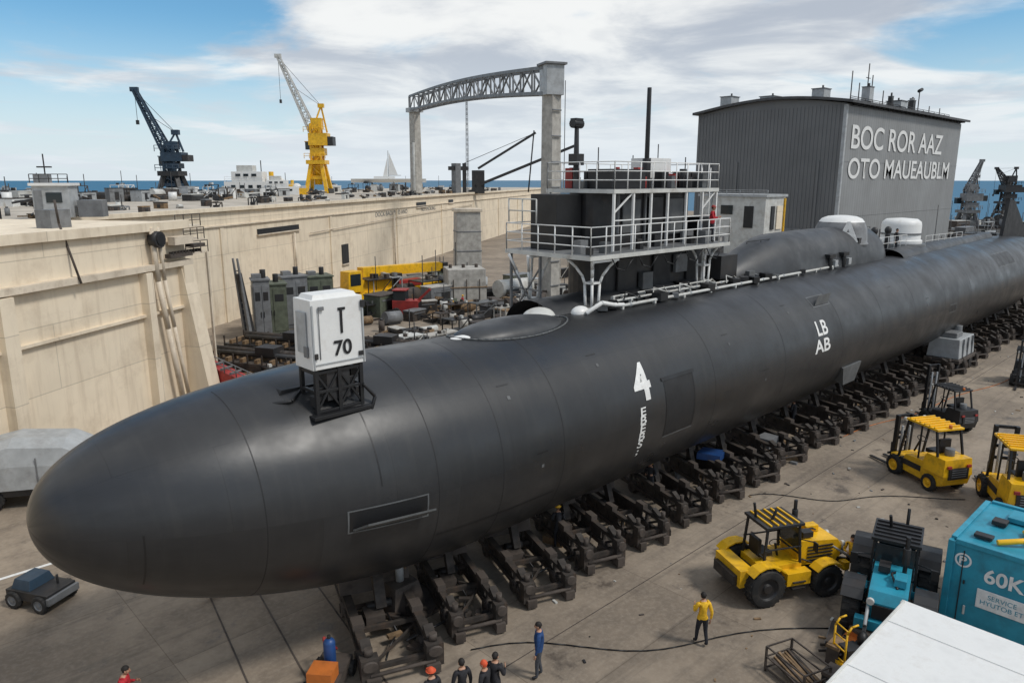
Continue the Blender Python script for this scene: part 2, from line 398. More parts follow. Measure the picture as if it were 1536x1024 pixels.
for (x0,x1,s0,s1) in ((37.7,39.6,2.6,3.2),(72,77,1.9,3.1),(90,91.6,.8,2.0),(58,59.4,-.3,.2)):
    patch(b,x0,x1,s0,s1,.008,'black'); pframe(b,x0-.05,x1+.05,s0-.05,s1+.05,.06,.014,'hullgrey')
p0,p1=hp(37.9,2.65,.03),hp(39.4,2.65,.03); q0,q1=hp(38.3,2.95,.35),hp(39.8,2.95,.35)
b.hexa([p0,p1,q1,q0,p0+up,p1+up,q1+up,q0+up],'hullgrey')
a0=hp(40.5,-1.3,0);a1=hp(43,-1.3,0);c0=hp(41,-2.4,.0);c1=hp(42.6,-2.4,.0)
dv=Vector((0,-.5,-.15)); b.hexa([c0,c1,a1,a0,c0+dv,c1+dv,a1+dv*.2,a0+dv*.2],'hullgrey')
for x in (7.2,12.1,14.6,17.4,26.9,33.2,39.8,45.5,51,57,63,68,73,78): patch(b,x,x+.03,-4.6,5.6,.004,'hulldk',nx=1,ns=44)
for x,s in ((15.2,2.7),(16.1,.2),(19.8,3.0),(28.4,2.4),(31,.3),(34.7,3.1),(48,2.6),(53.2,1.2),(66,2.4)): patch(b,x,x+.5,s,s+.05,.01,'black',ns=1); patch(b,x+.2,x+.32,s-.5,s-.38,.012,'hullgrey',nx=1,ns=1)
b.cyl((12.6,18.6,1.0),(12.6,18.6,2.2),.14,'ltgrey'); b.cyl((12.6,18.6,1.75),(12.6,18.6,1.95),.24,'ltgrey')
b.box((12.6,18.6,.55),(1.3,1.2,.9),'rust2',tx=.7,ty=.7); b.box((12.9,18.4,.06),(2,1.8,.12),'rust2')
b.build('hull_hatches',parent=sub,bevel=0)
def htext(name,txt,size,x,s,bold=0,sx=1,line=1.):
    me=text_mesh(txt,size,bold,cuts=.08,line=line)
    for v in me.vertices: v.co=hp(x+v.co.x*sx,s+v.co.y,.014)
    me.materials.clear(); me.materials.append(M['mark']); o=bpy.data.objects.new(name,me); COL.objects.link(o); o.parent=sub
htext('marking_4','4',2.0,22.0,1.42,.05,1.0)
htext('marking_small','E\nB\nE\nB\nS\n;',.46,21.8,-.45,.008,1.6,.72)
htext('marking_aft','LB',1.1,37.5,1.4,.02,1.1); htext('marking_aft_low','AB',.95,37.3,.5,.02,1.5)
b=B()
def loft(b,secs,m,n=24):
    rs=[]
    for (x,cy_,cz,hw,hh) in secs:
        rs.append([b.bm.verts.new((x,cy_-hw*math.cos(math.pi*i/n),cz+hh*abs(math.sin(math.pi*i/n))**.75)) for i in range(n+1)])
    for k in range(len(rs)-1):
        for i in range(n): b.face([rs[k][i],rs[k+1][i],rs[k+1][i+1],rs[k][i+1]],m,True)
secs=[]
for i in range(17):
    t=-1+2*i/16; e=math.sqrt(max(0,1-t*t)); secs.append((18.4+2.7*t,YC+.1,8.35,.05+1.1*e,.02+.68*e**.7))
loft(b,secs,'casing')
rr=[]
for i in range(49):
    t=2*math.pi*i/48; x=18.4+2.85*math.cos(t); y=YC+.1+1.24*math.sin(t); z=hc(x)+math.sqrt(max(0,hr(x)**2-(y-YC)**2))+.02; rr.append((x,y,z))
b.tube(rr,.035,'hullgrey',6)
secs=[]
for i in range(13):
    t=-1+2*i/12; e=math.sqrt(max(0,1-t*t)); secs.append((15.9+.6*t,YC-.1,8.62,.02+.26*e,.01+.12*e))
loft(b,secs,'mark')
b.build('bow_hatch_dome',parent=sub)
b=B(); secs=[]
for i in range(31):
    t=i/30; x=33.5+23*t; e=min(1,(t/.28))**.6*min(1,((1-t)/.12))**.5 if t<1 else 0
    secs.append((x,20.75,7.9,.4+1.5*e,.5+ (2.35+.25*math.sin(math.pi*t))*e))
loft(b,secs,'casing')
secs=[]
for i in range(9):
    t=i/8; secs.append((21.2+16*t,21.1,7.4,1.6,1.75))
loft(b,secs,'casing')
secs=[(56+ i*3.2,YC+.4,8.2,1.3*(1-.08*i),.95) for i in range(9)]; loft(b,secs,'casing')
for x in (36,39,42.5,46,49.5): b.box((x,19.35,9.05),(.6,.25,.5),'hullgrey')
b.box((34.5,20.5,9.6),(1.6,1.5,1.2),'dk'); b.cyl((36,21.4,9),(36,21.4,11),.35,'dk')
b.rail([(37,20.2,10.6),(54,20.2,10.7)],.12,'dk',1.5,.02,(1,))
b.build('deck_casing',parent=sub)
b=B()
for y,z,x0,x1,r in ((18.9,8.82,24.5,46,.07),(19.45,8.93,23.5,37,.055),(19.8,9.05,25,33,.04)):
    b.cyl((x0,y,z),(x1,y,z),r,'offwhite',n=10)
    x=x0
    while x<x1: b.box((x,y,z-.1),(.12,.16,.22),'offwhite'); b.cyl((x+.5,y,z),(x+.62,y,z),r*1.35,'ltgrey',n=10); x+=2.3
b.tube([(22.3,19,8.75),(22.9,18.7,9.15),(23.8,18.8,8.95),(24.6,18.9,8.85)],.09,'white')
b.sphere((20.9,20.3,8.6),(.75,.6,.4),'offwhite',z0=0); b.sphere((22.4,19.4,8.7),(.45,.35,.3),'white',z0=0)
random.seed(21)
for i in range(44):
    x=random.uniform(23,46); y=random.uniform(18.9,20.3); s_=random.uniform(.15,.5); b.box((x,y,8.78+s_*.3),(s_*1.5,s_,s_*.8),random.choice(['dk','black','offwhite','hullgrey','grey','black']),rot=(0,0,random.uniform(0,90)))
for i in range(6):
    x=25+i*2.1; b.tube([(x,19.2,8.9),(x+.6,19.6,9.2),(x+1.3,19.3,8.95),(x+1.8,19.9,9.1)],.03,random.choice(['black','offwhite']),6)
for x in (44.8,46.8): 
    b.cyl((x,18.9,8.5),(x,18.9,9.6),.16,'black'); b.box((x,18.9,9.5),(.8,.35,.22),'black'); b.box((x+.7,19,9.0),(.4,.5,.4),'ltgrey')
b.tube([(52,20.0,8.9),(60,20.2,8.95),(66,20,8.9)],.07,'white')
b.build('deck_pipes',parent=sub,bevel=.01)
b=B()
b.lathe([(0,0),(1.75,0),(1.78,.12),(1.7,.2),(1.62,1.1),(1.4,1.55),(1.0,1.8),(.4,1.88),(0,1.9)],(50.6,20.8,9.75),(0,0,1),'grey',28)
b.lathe([(1.43,0),(1.25,.22),(.9,.36),(.4,.42),(0,.43)],(50.6,20.8,11.27),(0,0,1),'white',28)
b.box((50.6,20.8,9.6),(4.3,3.0,.5),'casing',tx=.9,ty=.9)
b.box((50.2,19.4,9.95),(1.0,.4,.7),'dk'); b.box((52.2,20.2,10.1),(.6,.6,1.1),'white')
b.lathe([(0,0),(1.55,0),(1.55,.25),(1.42,.3),(1.42,1.4),(1.36,1.65),(1.1,1.86),(0,1.95)],(61.9,20.8,9.2),(0,0,1),'white',28)
b.lathe([(1.44,0),(1.48,0),(1.48,.12),(1.44,.12)],(61.9,20.8,9.9),(0,0,1),'grey',28)
b.lathe([(0,0),(1.9,0),(1.8,.6),(0,.62)],(61.9,20.8,8.6),(0,0,1),'hullgrey',28)
for x,y in ((56,20.6),(57.5,20.2),(65.5,20.8)): b.cyl((x,y,9),(x,y,10.3),.18,'dk'); b.sphere((x,y,10.4),(.26,.26,.3),'dk',8,6)
b.rail([(53,19.8,9.1),(60,19.7,9.1)],.9,'white',1.2,.02)
b.rail([(64,19.6,8.9),(73,19.5,8.8)],.8,'white',1.5,.02)
b.build('aft_domes',parent=sub,bevel=.02)
place_text('dome_marking_A','A',1.75,(50.6-1.79*.8,20.8-1.79*.6,10.62),(.6,-.8,0),(0,0,1),'mark',sub,.06)
b=B(); b.prism([(84.5,8.2),(85.6,12.2),(87.5,12.0),(96,7.6)],YC-.15,YC+.15,'hulldk'); b.prism([(99,5.6),(105,5.6),(105,10.4),(102,10.4)],YC-.15,YC+.15,'hulldk')
b.build('rudder',parent=sub)
# sail with work platforms
b=B()
def sailring(x0,x1,y0,y1,z0,z1,m):
    pts=[]; 
    for a in range(-90,91,15): pts.append((x0+1.2-1.2*math.cos(R_(a)), (y0+y1)/2+(y1-y0)/2*math.sin(R_(a))))
    pts+= [(x1,y1),(x1,y0)]
    lo=[b.bm.verts.new((x,y,z0)) for x,y in pts]; hi=[b.bm.verts.new((x,y,z1)) for x,y in pts]; k=len(pts)
    b.face(lo[::-1],m); b.face(hi,m)
    for i in range(k): b.face([lo[i],lo[(i+1)%k],hi[(i+1)%k],hi[i]],m)
sailring(25.2,31.8,20.7,23.3,7.2,13.48,'dk')
b.box((24.3,22.6,12.2),(1.6,1.6,2.4),'black'); b.box((27.2,20.64,12.4),(1.3,.1,1.5),'hullgrey'); b.box((30.6,20.64,12.3),(1.4,.1,1.7),'hullgrey')
b.box((29,20.62,12.3),(1.1,.12,1.9),'black'); b.box((27,20.62,9.6),(1.4,.12,1.9),'black'); b.box((29.7,20.62,9.6),(1.4,.12,1.9),'hulldk')
b.box((31.2,20.55,10.0),(1.0,.2,.9),'grey'); b.box((28.3,20.5,9.2),(.8,.3,1.2),'hullgrey'); b.box((32.8,21.5,9.8),(1.8,1.8,1.8),'dk'); b.box((33.2,21,11.7),(1.2,1.4,1.0),'black')
for x in (26.2,28.2,29.9,31.6): b.box((x,20.62,12.3),(.1,.14,2.2),'grey')
b.build('sail_tower',parent=sub,bevel=.03)
b=B()
def deck(x0,x1,y0,y1,z):
    b.box(((x0+x1)/2,(y0+y1)/2,z-.03),(x1-x0,y1-y0,.06),'grey')
    for y in (y0,y1): b.box(((x0+x1)/2,y,z-.09),(x1-x0+.1,.08,.17),'offwhite')
    for x in (x0,x1): b.box((x,(y0+y1)/2,z-.09),(.08,y1-y0-.1,.17),'offwhite')
    x=x0+.8
    while x<x1: b.box((x,(y0+y1)/2,z-.14),(.08,y1-y0-.2,.14),'offwhite'); x+=1.1
LX0,LX1,LY0,LY1,LZ=22.6,33.2,19.1,24.0,11.0
deck(LX0,LX1,LY0,LY1,LZ); deck(25,33.2,19.9,23.8,13.62)
b.rail([(LX1,LY1,LZ),(LX0,LY1,LZ),(LX0,LY0,LZ),(LX1,LY0,LZ),(LX1,LY1,LZ)],1.15,'white',.95,.026,(1,.66,.33))
b.rail([(25,23.8,13.62),(25,19.9,13.62),(33.2,19.9,13.62),(33.2,23.8,13.62),(25,23.8,13.62)],1.15,'white',.95,.026,(1,.66,.33))
for x in (25.05,26.4,27.7,29.0,30.5,31.9,33.15): b.beam((x,19.94,LZ),(x,19.94,13.5),.1,.1,'white')
for x in (25.05,33.1): b.beam((x,23.7,LZ),(x,23.7,13.5),.1,.1,'white')
b.beam((25.05,19.95,12.6),(26.4,19.95,13.5),.06,.06,'white'); b.beam((31.9,19.95,12.6),(33.1,19.95,13.5),.06,.06,'white')
b.beam((25.05,19.95,12.3),(33.1,19.95,12.3),.05,.05,'white')
b.rail([(22.65,23.9,12.2),(22.65,22.2,12.2)],1.0,'offwhite',.9,.03)
def leg(x,y,zb,sp):
    for sx_,sy in ((-1,-1),(1,-1),(-1,1),(1,1)):
        top=Vector((x+sx_*sp,y+sy*sp*.8,LZ-.2)); mid=Vector((x+sx_*.25,y+sy*.2,(LZ+zb)/2-.05))
        b.tube([top,top.lerp(mid,.35)+Vector((-sx_*.10,-sy*.08,0)),top.lerp(mid,.7)+Vector((-sx_*.10,-sy*.08,0)),mid,Vector((x+sx_*.2,y+sy*.18,zb))],.06,'white',8)
    b.box((x,y,(LZ+zb)/2),(.6,.5,.08),'white'); b.box((x,y,zb+.08),(.8,.7,.16),'white'); b.beam((x-sp,y-sp*.8,LZ-.25),(x+sp,y-sp*.8,LZ-.25),.1,.1,'white')
leg(23.7,19.9,8.55,.85); leg(23.2,23.1,6.6,.75); leg(32.4,20,8.7,.6)
for y in (22,23.8): b.beam((22.7,y,LZ-.1),(22.7,y,6.4),.1,.1,'grey')
b.beam((22.7,22,8),(22.7,23.8,10.3),.06,.06,'grey'); b.beam((22.7,22,10.3),(22.7,23.8,8),.06,.06,'grey')
for z in (8,9.3): b.beam((22.7,22,z),(22.7,23.8,z),.06,.06,'grey')
random.seed(31)
for i in range(22):
    x=random.uniform(23,33); y=random.choice([random.uniform(19.5,20.4),random.uniform(23.4,23.8)]); s_=random.uniform(.2,.6); b.box((x,y,LZ+s_*.6),(s_,s_*.8,s_*1.2),random.choice(['dk','black','grey','hullgrey','black','dk']))
for i in range(5):
    x=24+i*1.8; b.tube([(x,19.15,LZ-.1),(x+.3,19.1,LZ-.6),(x+.9,19.1,LZ-.75),(x+1.6,19.15,LZ-.15)],.025,'black',6)
for k in range(14): b.cyl((33.6,20.6,8.9+k*.34),(33.6,21.1,8.9+k*.34),.02,'white',n=6)
for y in (20.6,21.1): b.cyl((33.6,y,8.7),(33.6,y,14.6),.03,'white',n=6)
b.build('work_platform',parent=sub)
b=B()
random.seed(3)
for i in range(46):
    x=random.uniform(25.5,32.8); y=random.uniform(20.3,23.3); s_=random.uniform(.2,.7); h=random.uniform(.3,.95)
    m=random.choice(['black','black','dk','grey','hullgrey','black','red','dk'])
    if random.random()<.6: b.box((x,y,13.63+h/2),(s_,s_*.8,h),m)
    else: b.cyl((x,y,13.63),(x,y,13.63+h),s_*.3,m)
b.box((26.8,21.2,14.05),(2.4,1.4,.85),'black'); b.box((31.0,22.4,14.35),(1.7,1.2,1.4),'white'); b.box((32.4,21,14.0),(.8,.7,.8),'dk')
b.cyl((29.4,21.5,13.6),(29.4,21.5,18.2),.12,'black',r2=.10); b.cyl((29.4,21.5,13.6),(29.4,21.5,15),.2,'dk')
b.cyl((25.6,22.6,13.6),(25.6,22.6,16.3),.15,'dk',r2=.10); b.box((25.6,22.6,16.5),(.5,.35,.36),'black'); b.cyl((25.3,22.6,16.45),(25.9,22.6,16.45),.2,'black'); b.box((25.6,22.6,14.9),(.5,.5,.5),'dk')
b.cyl((25.9,23.6,13.6),(25.9,23.6,18.4),.02,'dk',n=6)
for x,y,h in ((27.5,22.9,1.9),(31.9,21,1.5),(32.4,23,2.2),(30.3,23,1.6),(28.4,20.6,1.3)): b.cyl((x,y,13.6),(x,y,13.6+h),.03,'dk',n=6)
b.build('masts_and_gear',parent=sub,bevel=.02)
# white numbered antenna box
b=B()
cx_,cy_=9.85,17.45
b.box((cx_,cy_,10.05),(1.6,.95,1.85),'white',tx=.97,ty=.94); b.box((cx_,cy_,11.03),(1.35,.75,.12),'white',tx=.9,ty=.85)
for x in (9.1,10.6): b.box((x,cy_-.485,10.0),(.05,.03,1.7),'ltgrey')
b.box((cx_,cy_-.487,9.27),(1.5,.03,.04),'ltgrey'); b.box((cx_+.1,cy_-.475,10.35),(.07,.03,.65),'black'); b.box((cx_+.12,cy_-.47,10.68),(.22,.03,.07),'black')
b.box((9.03,cy_,10.1),(.03,.5,1.1),'ltgrey'); b.box((10.6,cy_-.5,10.75),(.12,.06,.2),'dk'); b.box((9.15,cy_-.5,9.5),(.1,.06,.15),'dk'); b.box((9.35,cy_-.5,10.75),(.16,.05,.1),'grey'); b.box((10.5,cy_-.5,9.4),(.14,.05,.12),'dk')
b.box((9.28,cy_-.49,10.1),(.02,.03,1.4),'grey'); b.box((9.02,cy_-.2,9.6),(.04,.2,.3),'grey')
for x in (9.17,9.85,10.53):
    for y in (17.08,17.85): b.beam((x,y,7.2),(x,y,9.1),.11,.11,'black')
for z in (7.95,8.5,9.02):
    for y in (17.08,17.85): b.beam((9.17,y,z),(10.53,y,z),.08,.08,'black')
    for x in (9.17,10.53): b.beam((x,17.08,z),(x,17.85,z),.08,.08,'black')
for x0,x1 in ((9.17,9.85),(9.85,10.53)): b.beam((x0,17.08,8.0),(x1,17.08,9.0),.06,.06,'black'); b.beam((x1,17.08,8.0),(x0,17.08,9.0),.06,.06,'black')
for i in range(9): b.box((9.25+.17*i,17.3+.1*(i%3),8.2+.2*(i%4)),(.2,.3,.3),'dk')
b.box((9.85,17.4,8.6),(.7,.6,.8),'dk'); b.box((9.85,17.0,7.85),(1.8,.3,.1),'black'); b.tube([(10.55,17,8.5),(10.85,16.9,8.1),(10.7,16.9,7.7)],.05,'black')
b.box((8.9,18.5,8.42),(.7,1.0,.12),'hulldk',tx=.8); b.tube([(9.2,18.0,8.4),(8.7,17.6,8.25),(8.2,17.9,8.2)],.05,'black')
b.build('antenna_box',parent=sub,bevel=.03)
place_text('antenna_number','70',.56,(9.95,16.955,9.62),(1,0,0),(0,0,1),'black',sub,.012)

# ------------------------------------------------------------------ cradles
def cradle(variant):
    b=B(); Lg=7.6; W=.7; random.seed(40+variant)
    for sx_ in (-W,W):
        b.beam((sx_,0,.86),(sx_,Lg,.86),.2,.12,'rust'); b.beam((sx_,0,.34),(sx_,Lg,.34),.2,.16,'rust')
        b.box((sx_,1.9+variant*.25,.6),(.05,1.5+.4*variant,.45),'rust')
        for k in range(9):
            y=k*Lg/8; b.beam((sx_,y,.36),(sx_,y,.86),.1,.12,'rust')
            if k<8: b.beam((sx_,y,.36 if k%2 else .86),(sx_,y+Lg/8,.86 if k%2 else .36),.06,.09,'rust')
        for y in (.3,.9,3.6,6.6): 
            b.cyl((sx_-.14,y,.25),(sx_+.14,y,.25),.25,'rust2',n=14); b.cyl((sx_-.17,y,.25),(sx_+.17,y,.25),.09,'dk',n=8); b.box((sx_,y,.36),(.34,.22,.2),'rust2')
        b.box((sx_,-.1,.6),(.38,.34,.76),'rust'); b.cyl((sx_,-.36,.78),(sx_,.05,.78),.16,'rust2'); b.box((sx_*.92,-.2,.22),(.3,.4,.3),'rust2')
        b.beam((sx_,.1,.94),(sx_,.55,1.12),.22,.16,'rust'); b.cyl((sx_,-.05,.95),(sx_,-.05,1.25),.09,'rust2')
        b.box((sx_,1.6+random.uniform(-.3,.4),1.0),(.26,.5,.2),'rust2')
    for y in (0,1.9,3.2,5.4,7.6): b.beam((-W,y,.5),(W,y,.5),.12,.16,'rust')
    b.beam((-W,.1,.4),(W,1.8,.42),.06,.08,'rust'); b.beam((W,1.9,.45),(-W,3.1,.45),.06,.08,'rust')
    b.box((random.uniform(-.2,.2),2.6,.5),(.45,.7,.3),'rust2'); b.cyl((-.3,2.95,.62),(.3,2.95,.62),.15,'dk')
    for i in range(6): b.box((random.uniform(-.5,.5),random.uniform(.2,3),.35),(random.uniform(.1,.35),random.uniform(.1,.5),.12),random.choice(['rust','dk','wood','rust2']),rot=(0,0,random.uniform(0,90)))
    b.tube([(-.3,.2,.5),(-.1,1.0,.3),(.2,1.6,.35),(.1,2.4,.6)],.025,'black',6)
    b.box((0,4.1,1.18),(1.7,1.4,.55),'rust2',ty=.75); b.box((0,4.1,1.46),(1.6,1.1,.1),'wood')
    b.beam((0,2.6,.7),(0,3.2,1.8),.25,.2,'rust',h2=.4); b.beam((0,6.0,.7),(0,5.2,1.9),.25,.2,'rust',h2=.4)
    b.cyl((-W,-.25,.42),(W,-.25,.42),.06,'rust2')
    return b.build('dock_cradle')
cr=[cradle(i) for i in range(3)]
random.seed(8); x=10.7; i=0
while x<92:
    o=cr[i] if i<3 else bpy.data.objects.new('dock_cradle',cr[random.randrange(3)].data)
    if i>=3: COL.objects.link(o)
    o.location=(x+random.uniform(-.15,.15),15.5+random.uniform(-.2,.25),0); o.rotation_euler=(0,0,R_(-19+random.uniform(-3,3)))
    sx=random.uniform(.85,1.15)
    if i==0: sx=1.35
    o.scale=(sx,1,random.uniform(.9,1.1))
    x+=2.9 if i<7 else random.uniform(3.2,3.9); i+=1
b=B()
for i in range(14):
    x=11.4+i*5.7; b.tube([(x,16.6,.3),(x+2.4,16.5,.35)],.04,'dk')
for i in range(120):
    x=random.uniform(11,88); y=random.uniform(15.3,18.9); s_=random.uniform(.08,.42); b.box((x,y,s_/3),(s_,s_*random.uniform(.5,2.2),s_*.66),random.choice(['rust','rust2','dk','wood','grey','rust']),rot=(0,0,random.uniform(0,90)))
b.box((30.2,17.6,1.0),(1.5,1.1,.3),'blue',rot=(0,8,20)); b.box((35,17.2,.6),(1,.8,.5),'grey')
b.build('cradle_blocking')

# ------------------------------------------------------------------ dock wall / pier
WA=34.2
dirv=Vector((math.cos(R_(WA)),math.sin(R_(WA)),0)); nrm=Vector((-dirv.y,dirv.x,0))
wall=empty('dock_wall',(24.6,69,0)); wall.rotation_euler=(0,0,R_(WA))
b=B()
b.box((90,25,5.62),(260,50,11.24),'wall')
b.box((90,25,11.27),(259.6,49.6,.06),'pier')
b.box((90,-.12,11.2),(260,.5,.36),'wall'); b.box((90,-.08,9.6),(260,.24,.12),'wall2')
for x in range(0,200,24): b.box((x+6,-.06,4.7),(.6,.2,9.4),'wall')
for x,z,w_,h in ((17,8.6,9,.55),(66,9.8,5,.8),(-1,5.6,1.6,1.6),(34,4.2,2,2.6),(84,9.9,3,.6)): b.box((x,-.02,z),(w_,.2,h),'black'); b.box((x,-.1,z-h/2-.08),(w_+.3,.35,.12),'wall2')
b.tube([(24,-.3,7.7),(60,-.3,8.3),(100,-.3,8.8)],.07,'wall2')
b.tube([(20,-.3,3),(20,-.3,8)],.12,'wall2'); b.tube([(52,-.3,0),(52,-.3,9)],.14,'wall2')
b.build('pier_wall',parent=wall)
for tx,txs in ((52,'DOCK BAOAROD ANO'),(70,'NO SMOKING')):
    place_text('wall_lettering',txs,1.0,(tx,-.04,8.9),(1,0,0),(0,0,1),'grey',wall,.0,1.3)
A0=Vector((17.6,49.1,0)); rel=A0-Vector((24.6,69,0)); ax=rel.dot(dirv); ay=rel.dot(nrm)
b=B()
b.box((ax-40,ay+10.5,5.7),(80,21,11.4),'wall')
b.box((ax-40,ay-.1,8.85),(80.3,.7,.35),'wall2'); b.box((ax-40,ay-.05,11.25),(80.4,.6,.5),'wall'); b.box((ax-40,ay-.1,6.05),(80.1,.3,.16),'wall')
b.box((ax-4.2,ay-.25,4.3),(.55,.6,8.6),'wall'); b.box((ax-.4,ay-.2,4.4),(.9,.5,8.7),'wall'); b.box((ax-14,ay-.25,4.3),(.8,.6,8.6),'wall'); b.box((ax-24,ay-.25,4.3),(.8,.6,8.6),'wall')
b.hexa([(ax-.9,ay-1.6,0),(ax+.3,ay-1.6,0),(ax+.3,ay,0),(ax-.9,ay,0),(ax-.9,ay-.3,8.5),(ax+.3,ay-.3,8.5),(ax+.3,ay,8.5),(ax-.9,ay,8.5)],'wall')
b.tube([(ax-3.4,ay-.3,11.2),(ax-3.4,ay-.45,8),(ax-3.0,ay-.5,5),(ax-2.4,ay-.6,0.5)],.16,'wall2')
b.tube([(ax-2.8,ay-.3,11.2),(ax-2.8,ay-.45,8),(ax-2.4,ay-.5,5),(ax-1.8,ay-.6,0.5)],.12,'wall2')
b.cyl((ax-3.2,ay-.75,10.5),(ax-3.2,ay-.2,10.5),.5,'dk'); b.cyl((ax-3.2,ay-.8,10.5),(ax-3.2,ay-.75,10.5),.34,'black'); b.box((ax-1,ay-.5,10.3),(1.8,.5,.5),'wall2'); b.box((ax+.3,ay-.6,9.9),(1.2,.6,.2),'rust2')
b.box((ax-1.2,ay-.45,9.4),(2.2,.4,.25),'rust2')
for i in range(10): b.box((ax-2+i*.3,ay-.5,9.55),(.12,.3,.2),'rust')
b.tube([(ax-9.5,ay-.6,8.7),(ax-9.5,ay+.3,11.8),(ax-9.6,ay+.3,13)],.06,'rust2')
b.box((ax-7,ay+3,11.9),(1.4,1,1),'grey')
b.build('dock_gate_block',parent=wall)
b=B()
for k in range(3):
    z=9.2+k*.9; b.box((ax+1.6-k*.3,ay+1.5,z),(3.2,2,.12),'wall2')
    b.rail([(ax,ay+.5,z),(ax+3.2-k*.3,ay+.5,z)],.8,'rust2',.8,.03)
for x in (ax+.4,ax+3): b.beam((x,ay+.5,0),(x,ay+.5,9.2),.14,.14,'wall2')
b.build('wall_stairs',parent=wall)

# ------------------------------------------------------------------ hall
hall=empty('warehouse_hall',(0,0,0))
X0,X1,Y0,Y1=115.8,171,48.5,74
b=B()
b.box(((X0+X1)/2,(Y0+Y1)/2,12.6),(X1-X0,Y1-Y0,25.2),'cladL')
k=16
fz=lambda t:1.5*math.sin(math.pi*min(1,t*.95+.06))
hi=[(Y0-1.3+(Y1-Y0+2.0)*i/k,25.4+fz(i/k)) for i in range(k+1)]
for i in range(k):
    (ya,za),(yb,zb)=hi[i],hi[i+1]; xx0,xx1=X0-.9,X1+1.4
    b.hexa([(xx0,ya,za-.4),(xx1,ya,za-.4),(xx1,yb,zb-.4),(xx0,yb,zb-.4),(xx0,ya,za),(xx1,ya,za),(xx1,yb,zb),(xx0,yb,zb)],'roof')
for i in range(k):
    t0,t1=i/k,(i+1)/k; f=lambda t:25.0+fz(t)
    ya,yb=Y0+(Y1-Y0)*t0,Y0+(Y1-Y0)*t1
    b.hexa([(X0,ya,25.15),(X1,ya,25.15),(X1,yb,25.15),(X0,yb,25.15),(X0,ya,f(t0)),(X1,ya,f(t0)),(X1,yb,f(t1)),(X0,yb,f(t1))],'cladL')
b.build('walls_and_roof',parent=hall)
b=B(); b.box(((X0+X1)/2,Y0-.1,12.5),(X1-X0-.3,.16,24.8),'cladSun')  # sheet over the right face carries the painted-in sunlit tone
for z in (8.4,16.8): b.box(((X0+X1)/2,Y0-.2,z),(X1-X0-.3,.05,.12),'cladSun')
b.build('side_cladding',parent=hall)
b=B()
y=Y0+.3
while y<Y1: b.box((X0-.045,y,12.6),(.07,.16,25),'cladL'); y+=.62
x=X0+2
while x<X1: b.box((x,Y0-.6,25.2),(.12,1,.25),'dk'); x+=2
b.box((X0-.1,57,3.2),(.14,6,6.4),'grey'); b.box((126,Y0-.25,3),(7,.16,6),'grey'); b.box((X0-.12,62,9),(.12,.5,2),'dk')
for y in (52,66,71): b.box((X0-.14,y,8.5),(.12,.35,17),'cladL')
b.box((X0-.02,Y0-.02,12.6),(.5,.5,25),'ltgrey')
b.build('cladding_ribs',parent=hall)
b=B()
for x,y,w_,h in ((119,54,2.4,1.6),(127,50,1.6,2.2),(132,52,1,1.4),(140,50,3,.9),(150,51,1.2,1.8),(122,64,3,1.4),(119,70,2.6,1.6),(137,50,.8,1.5)):
    b.box((x,y,26.3+h/2),(w_,w_*.8,h),'ltgrey' if w_>1.4 else 'dk'); b.box((x,y,26.3+h+.08),(w_*1.1,w_*.9,.12),'grey'); b.cyl((x+w_*.2,y,26.3+h),(x+w_*.2,y,27+h),.15,'dk')
for x,h in ((121,4.5),(127.2,6.2),(129,4.6),(124,3),(151,4.2),(146,1.6),(157,1.6),(163,1.6),(134,2.6)):
    b.cyl((x,50.2,26),(x,50.2,26+h),.09,'dk',n=6)
b.cyl((150.6,50.2,29.8),(152,50.2,30.2),.3,'dk'); b.cyl((150,51,26),(150,51,28.6),.45,'grey'); b.box((127.2,50.2,30),(1.6,.1,.1),'dk')
b.rail([(118,49,26),(165,49,25.9)],.5,'dk',3,.05)
b.build('roof_equipment',parent=hall)
place_text('hall_lettering_top','BOC ROR AAZ',5.0,(139,Y0-.3,20.3),(1,0,0),(0,0,1),'mark',hall,.06,1.28)
place_text('hall_lettering_bottom','OTO MAUEAUBLM',4.4,(142,Y0-.3,15.6),(1,0,0),(0,0,1),'mark',hall,.06,1.32)
an=empty('white_annex_building'); b=B()
b.box((86,48,6),(5,9,12),'offwhite'); b.box((86,48,12.15),(5.4,9.4,.3),'ltgrey'); b.box((83.45,45.6,9.6),(.12,1.2,2.6),'black'); b.box((83.45,48.6,10.4),(.12,1.6,1.1),'glass'); b.box((83.42,50.8,6),(.1,.15,12),'ltgrey')
b.box((87,43.42,9.5),(1.4,.12,2.8),'wall'); b.box((85.3,43.42,9.5),(.8,.12,2.8),'dk'); b.box((88.2,43.4,6),(.2,.2,11.6),'yellow')
b.rail([(83.5,43.3,12.3),(83.5,52.4,12.3)],.5,'ltgrey',2,.03)
b.build('walls',parent=an)

# ------------------------------------------------------------------ gantry frame
b=B()
Rg=Vector((62.5,59,0)); Lgt=Vector((87.5,118.5,0))
d=(Lgt-Rg).normalized(); sdv=Vector((-d.y,d.x,0)); span=(Lgt-Rg).length
def legc(p,z0,z1,w_): 
    b.beam((p.x,p.y,z0),(p.x,p.y,z1),w_,w_*.8,'concrete',w2=w_*.85,h2=w_*.75)
legc(Rg,0,23.4,1.9); legc(Lgt,11.3,26.8,1.9)
rzg=math.degrees(math.atan2(d.y,d.x))
b.box((Rg.x,Rg.y,24.8),(2.1,2.1,3.2),'ltgrey',rot=(0,0,rzg)); b.box((Lgt.x,Lgt.y,27.0),(2.4,2.4,.8),'ltgrey'); b.box((Rg.x,Rg.y,26.5),(2.6,2.6,.25),'grey',rot=(0,0,rzg))
for k in range(8): b.box((Rg.x-.2,Rg.y-1.0,2+k*2.8),(1.5,.12,.15),'grey')
ns=18
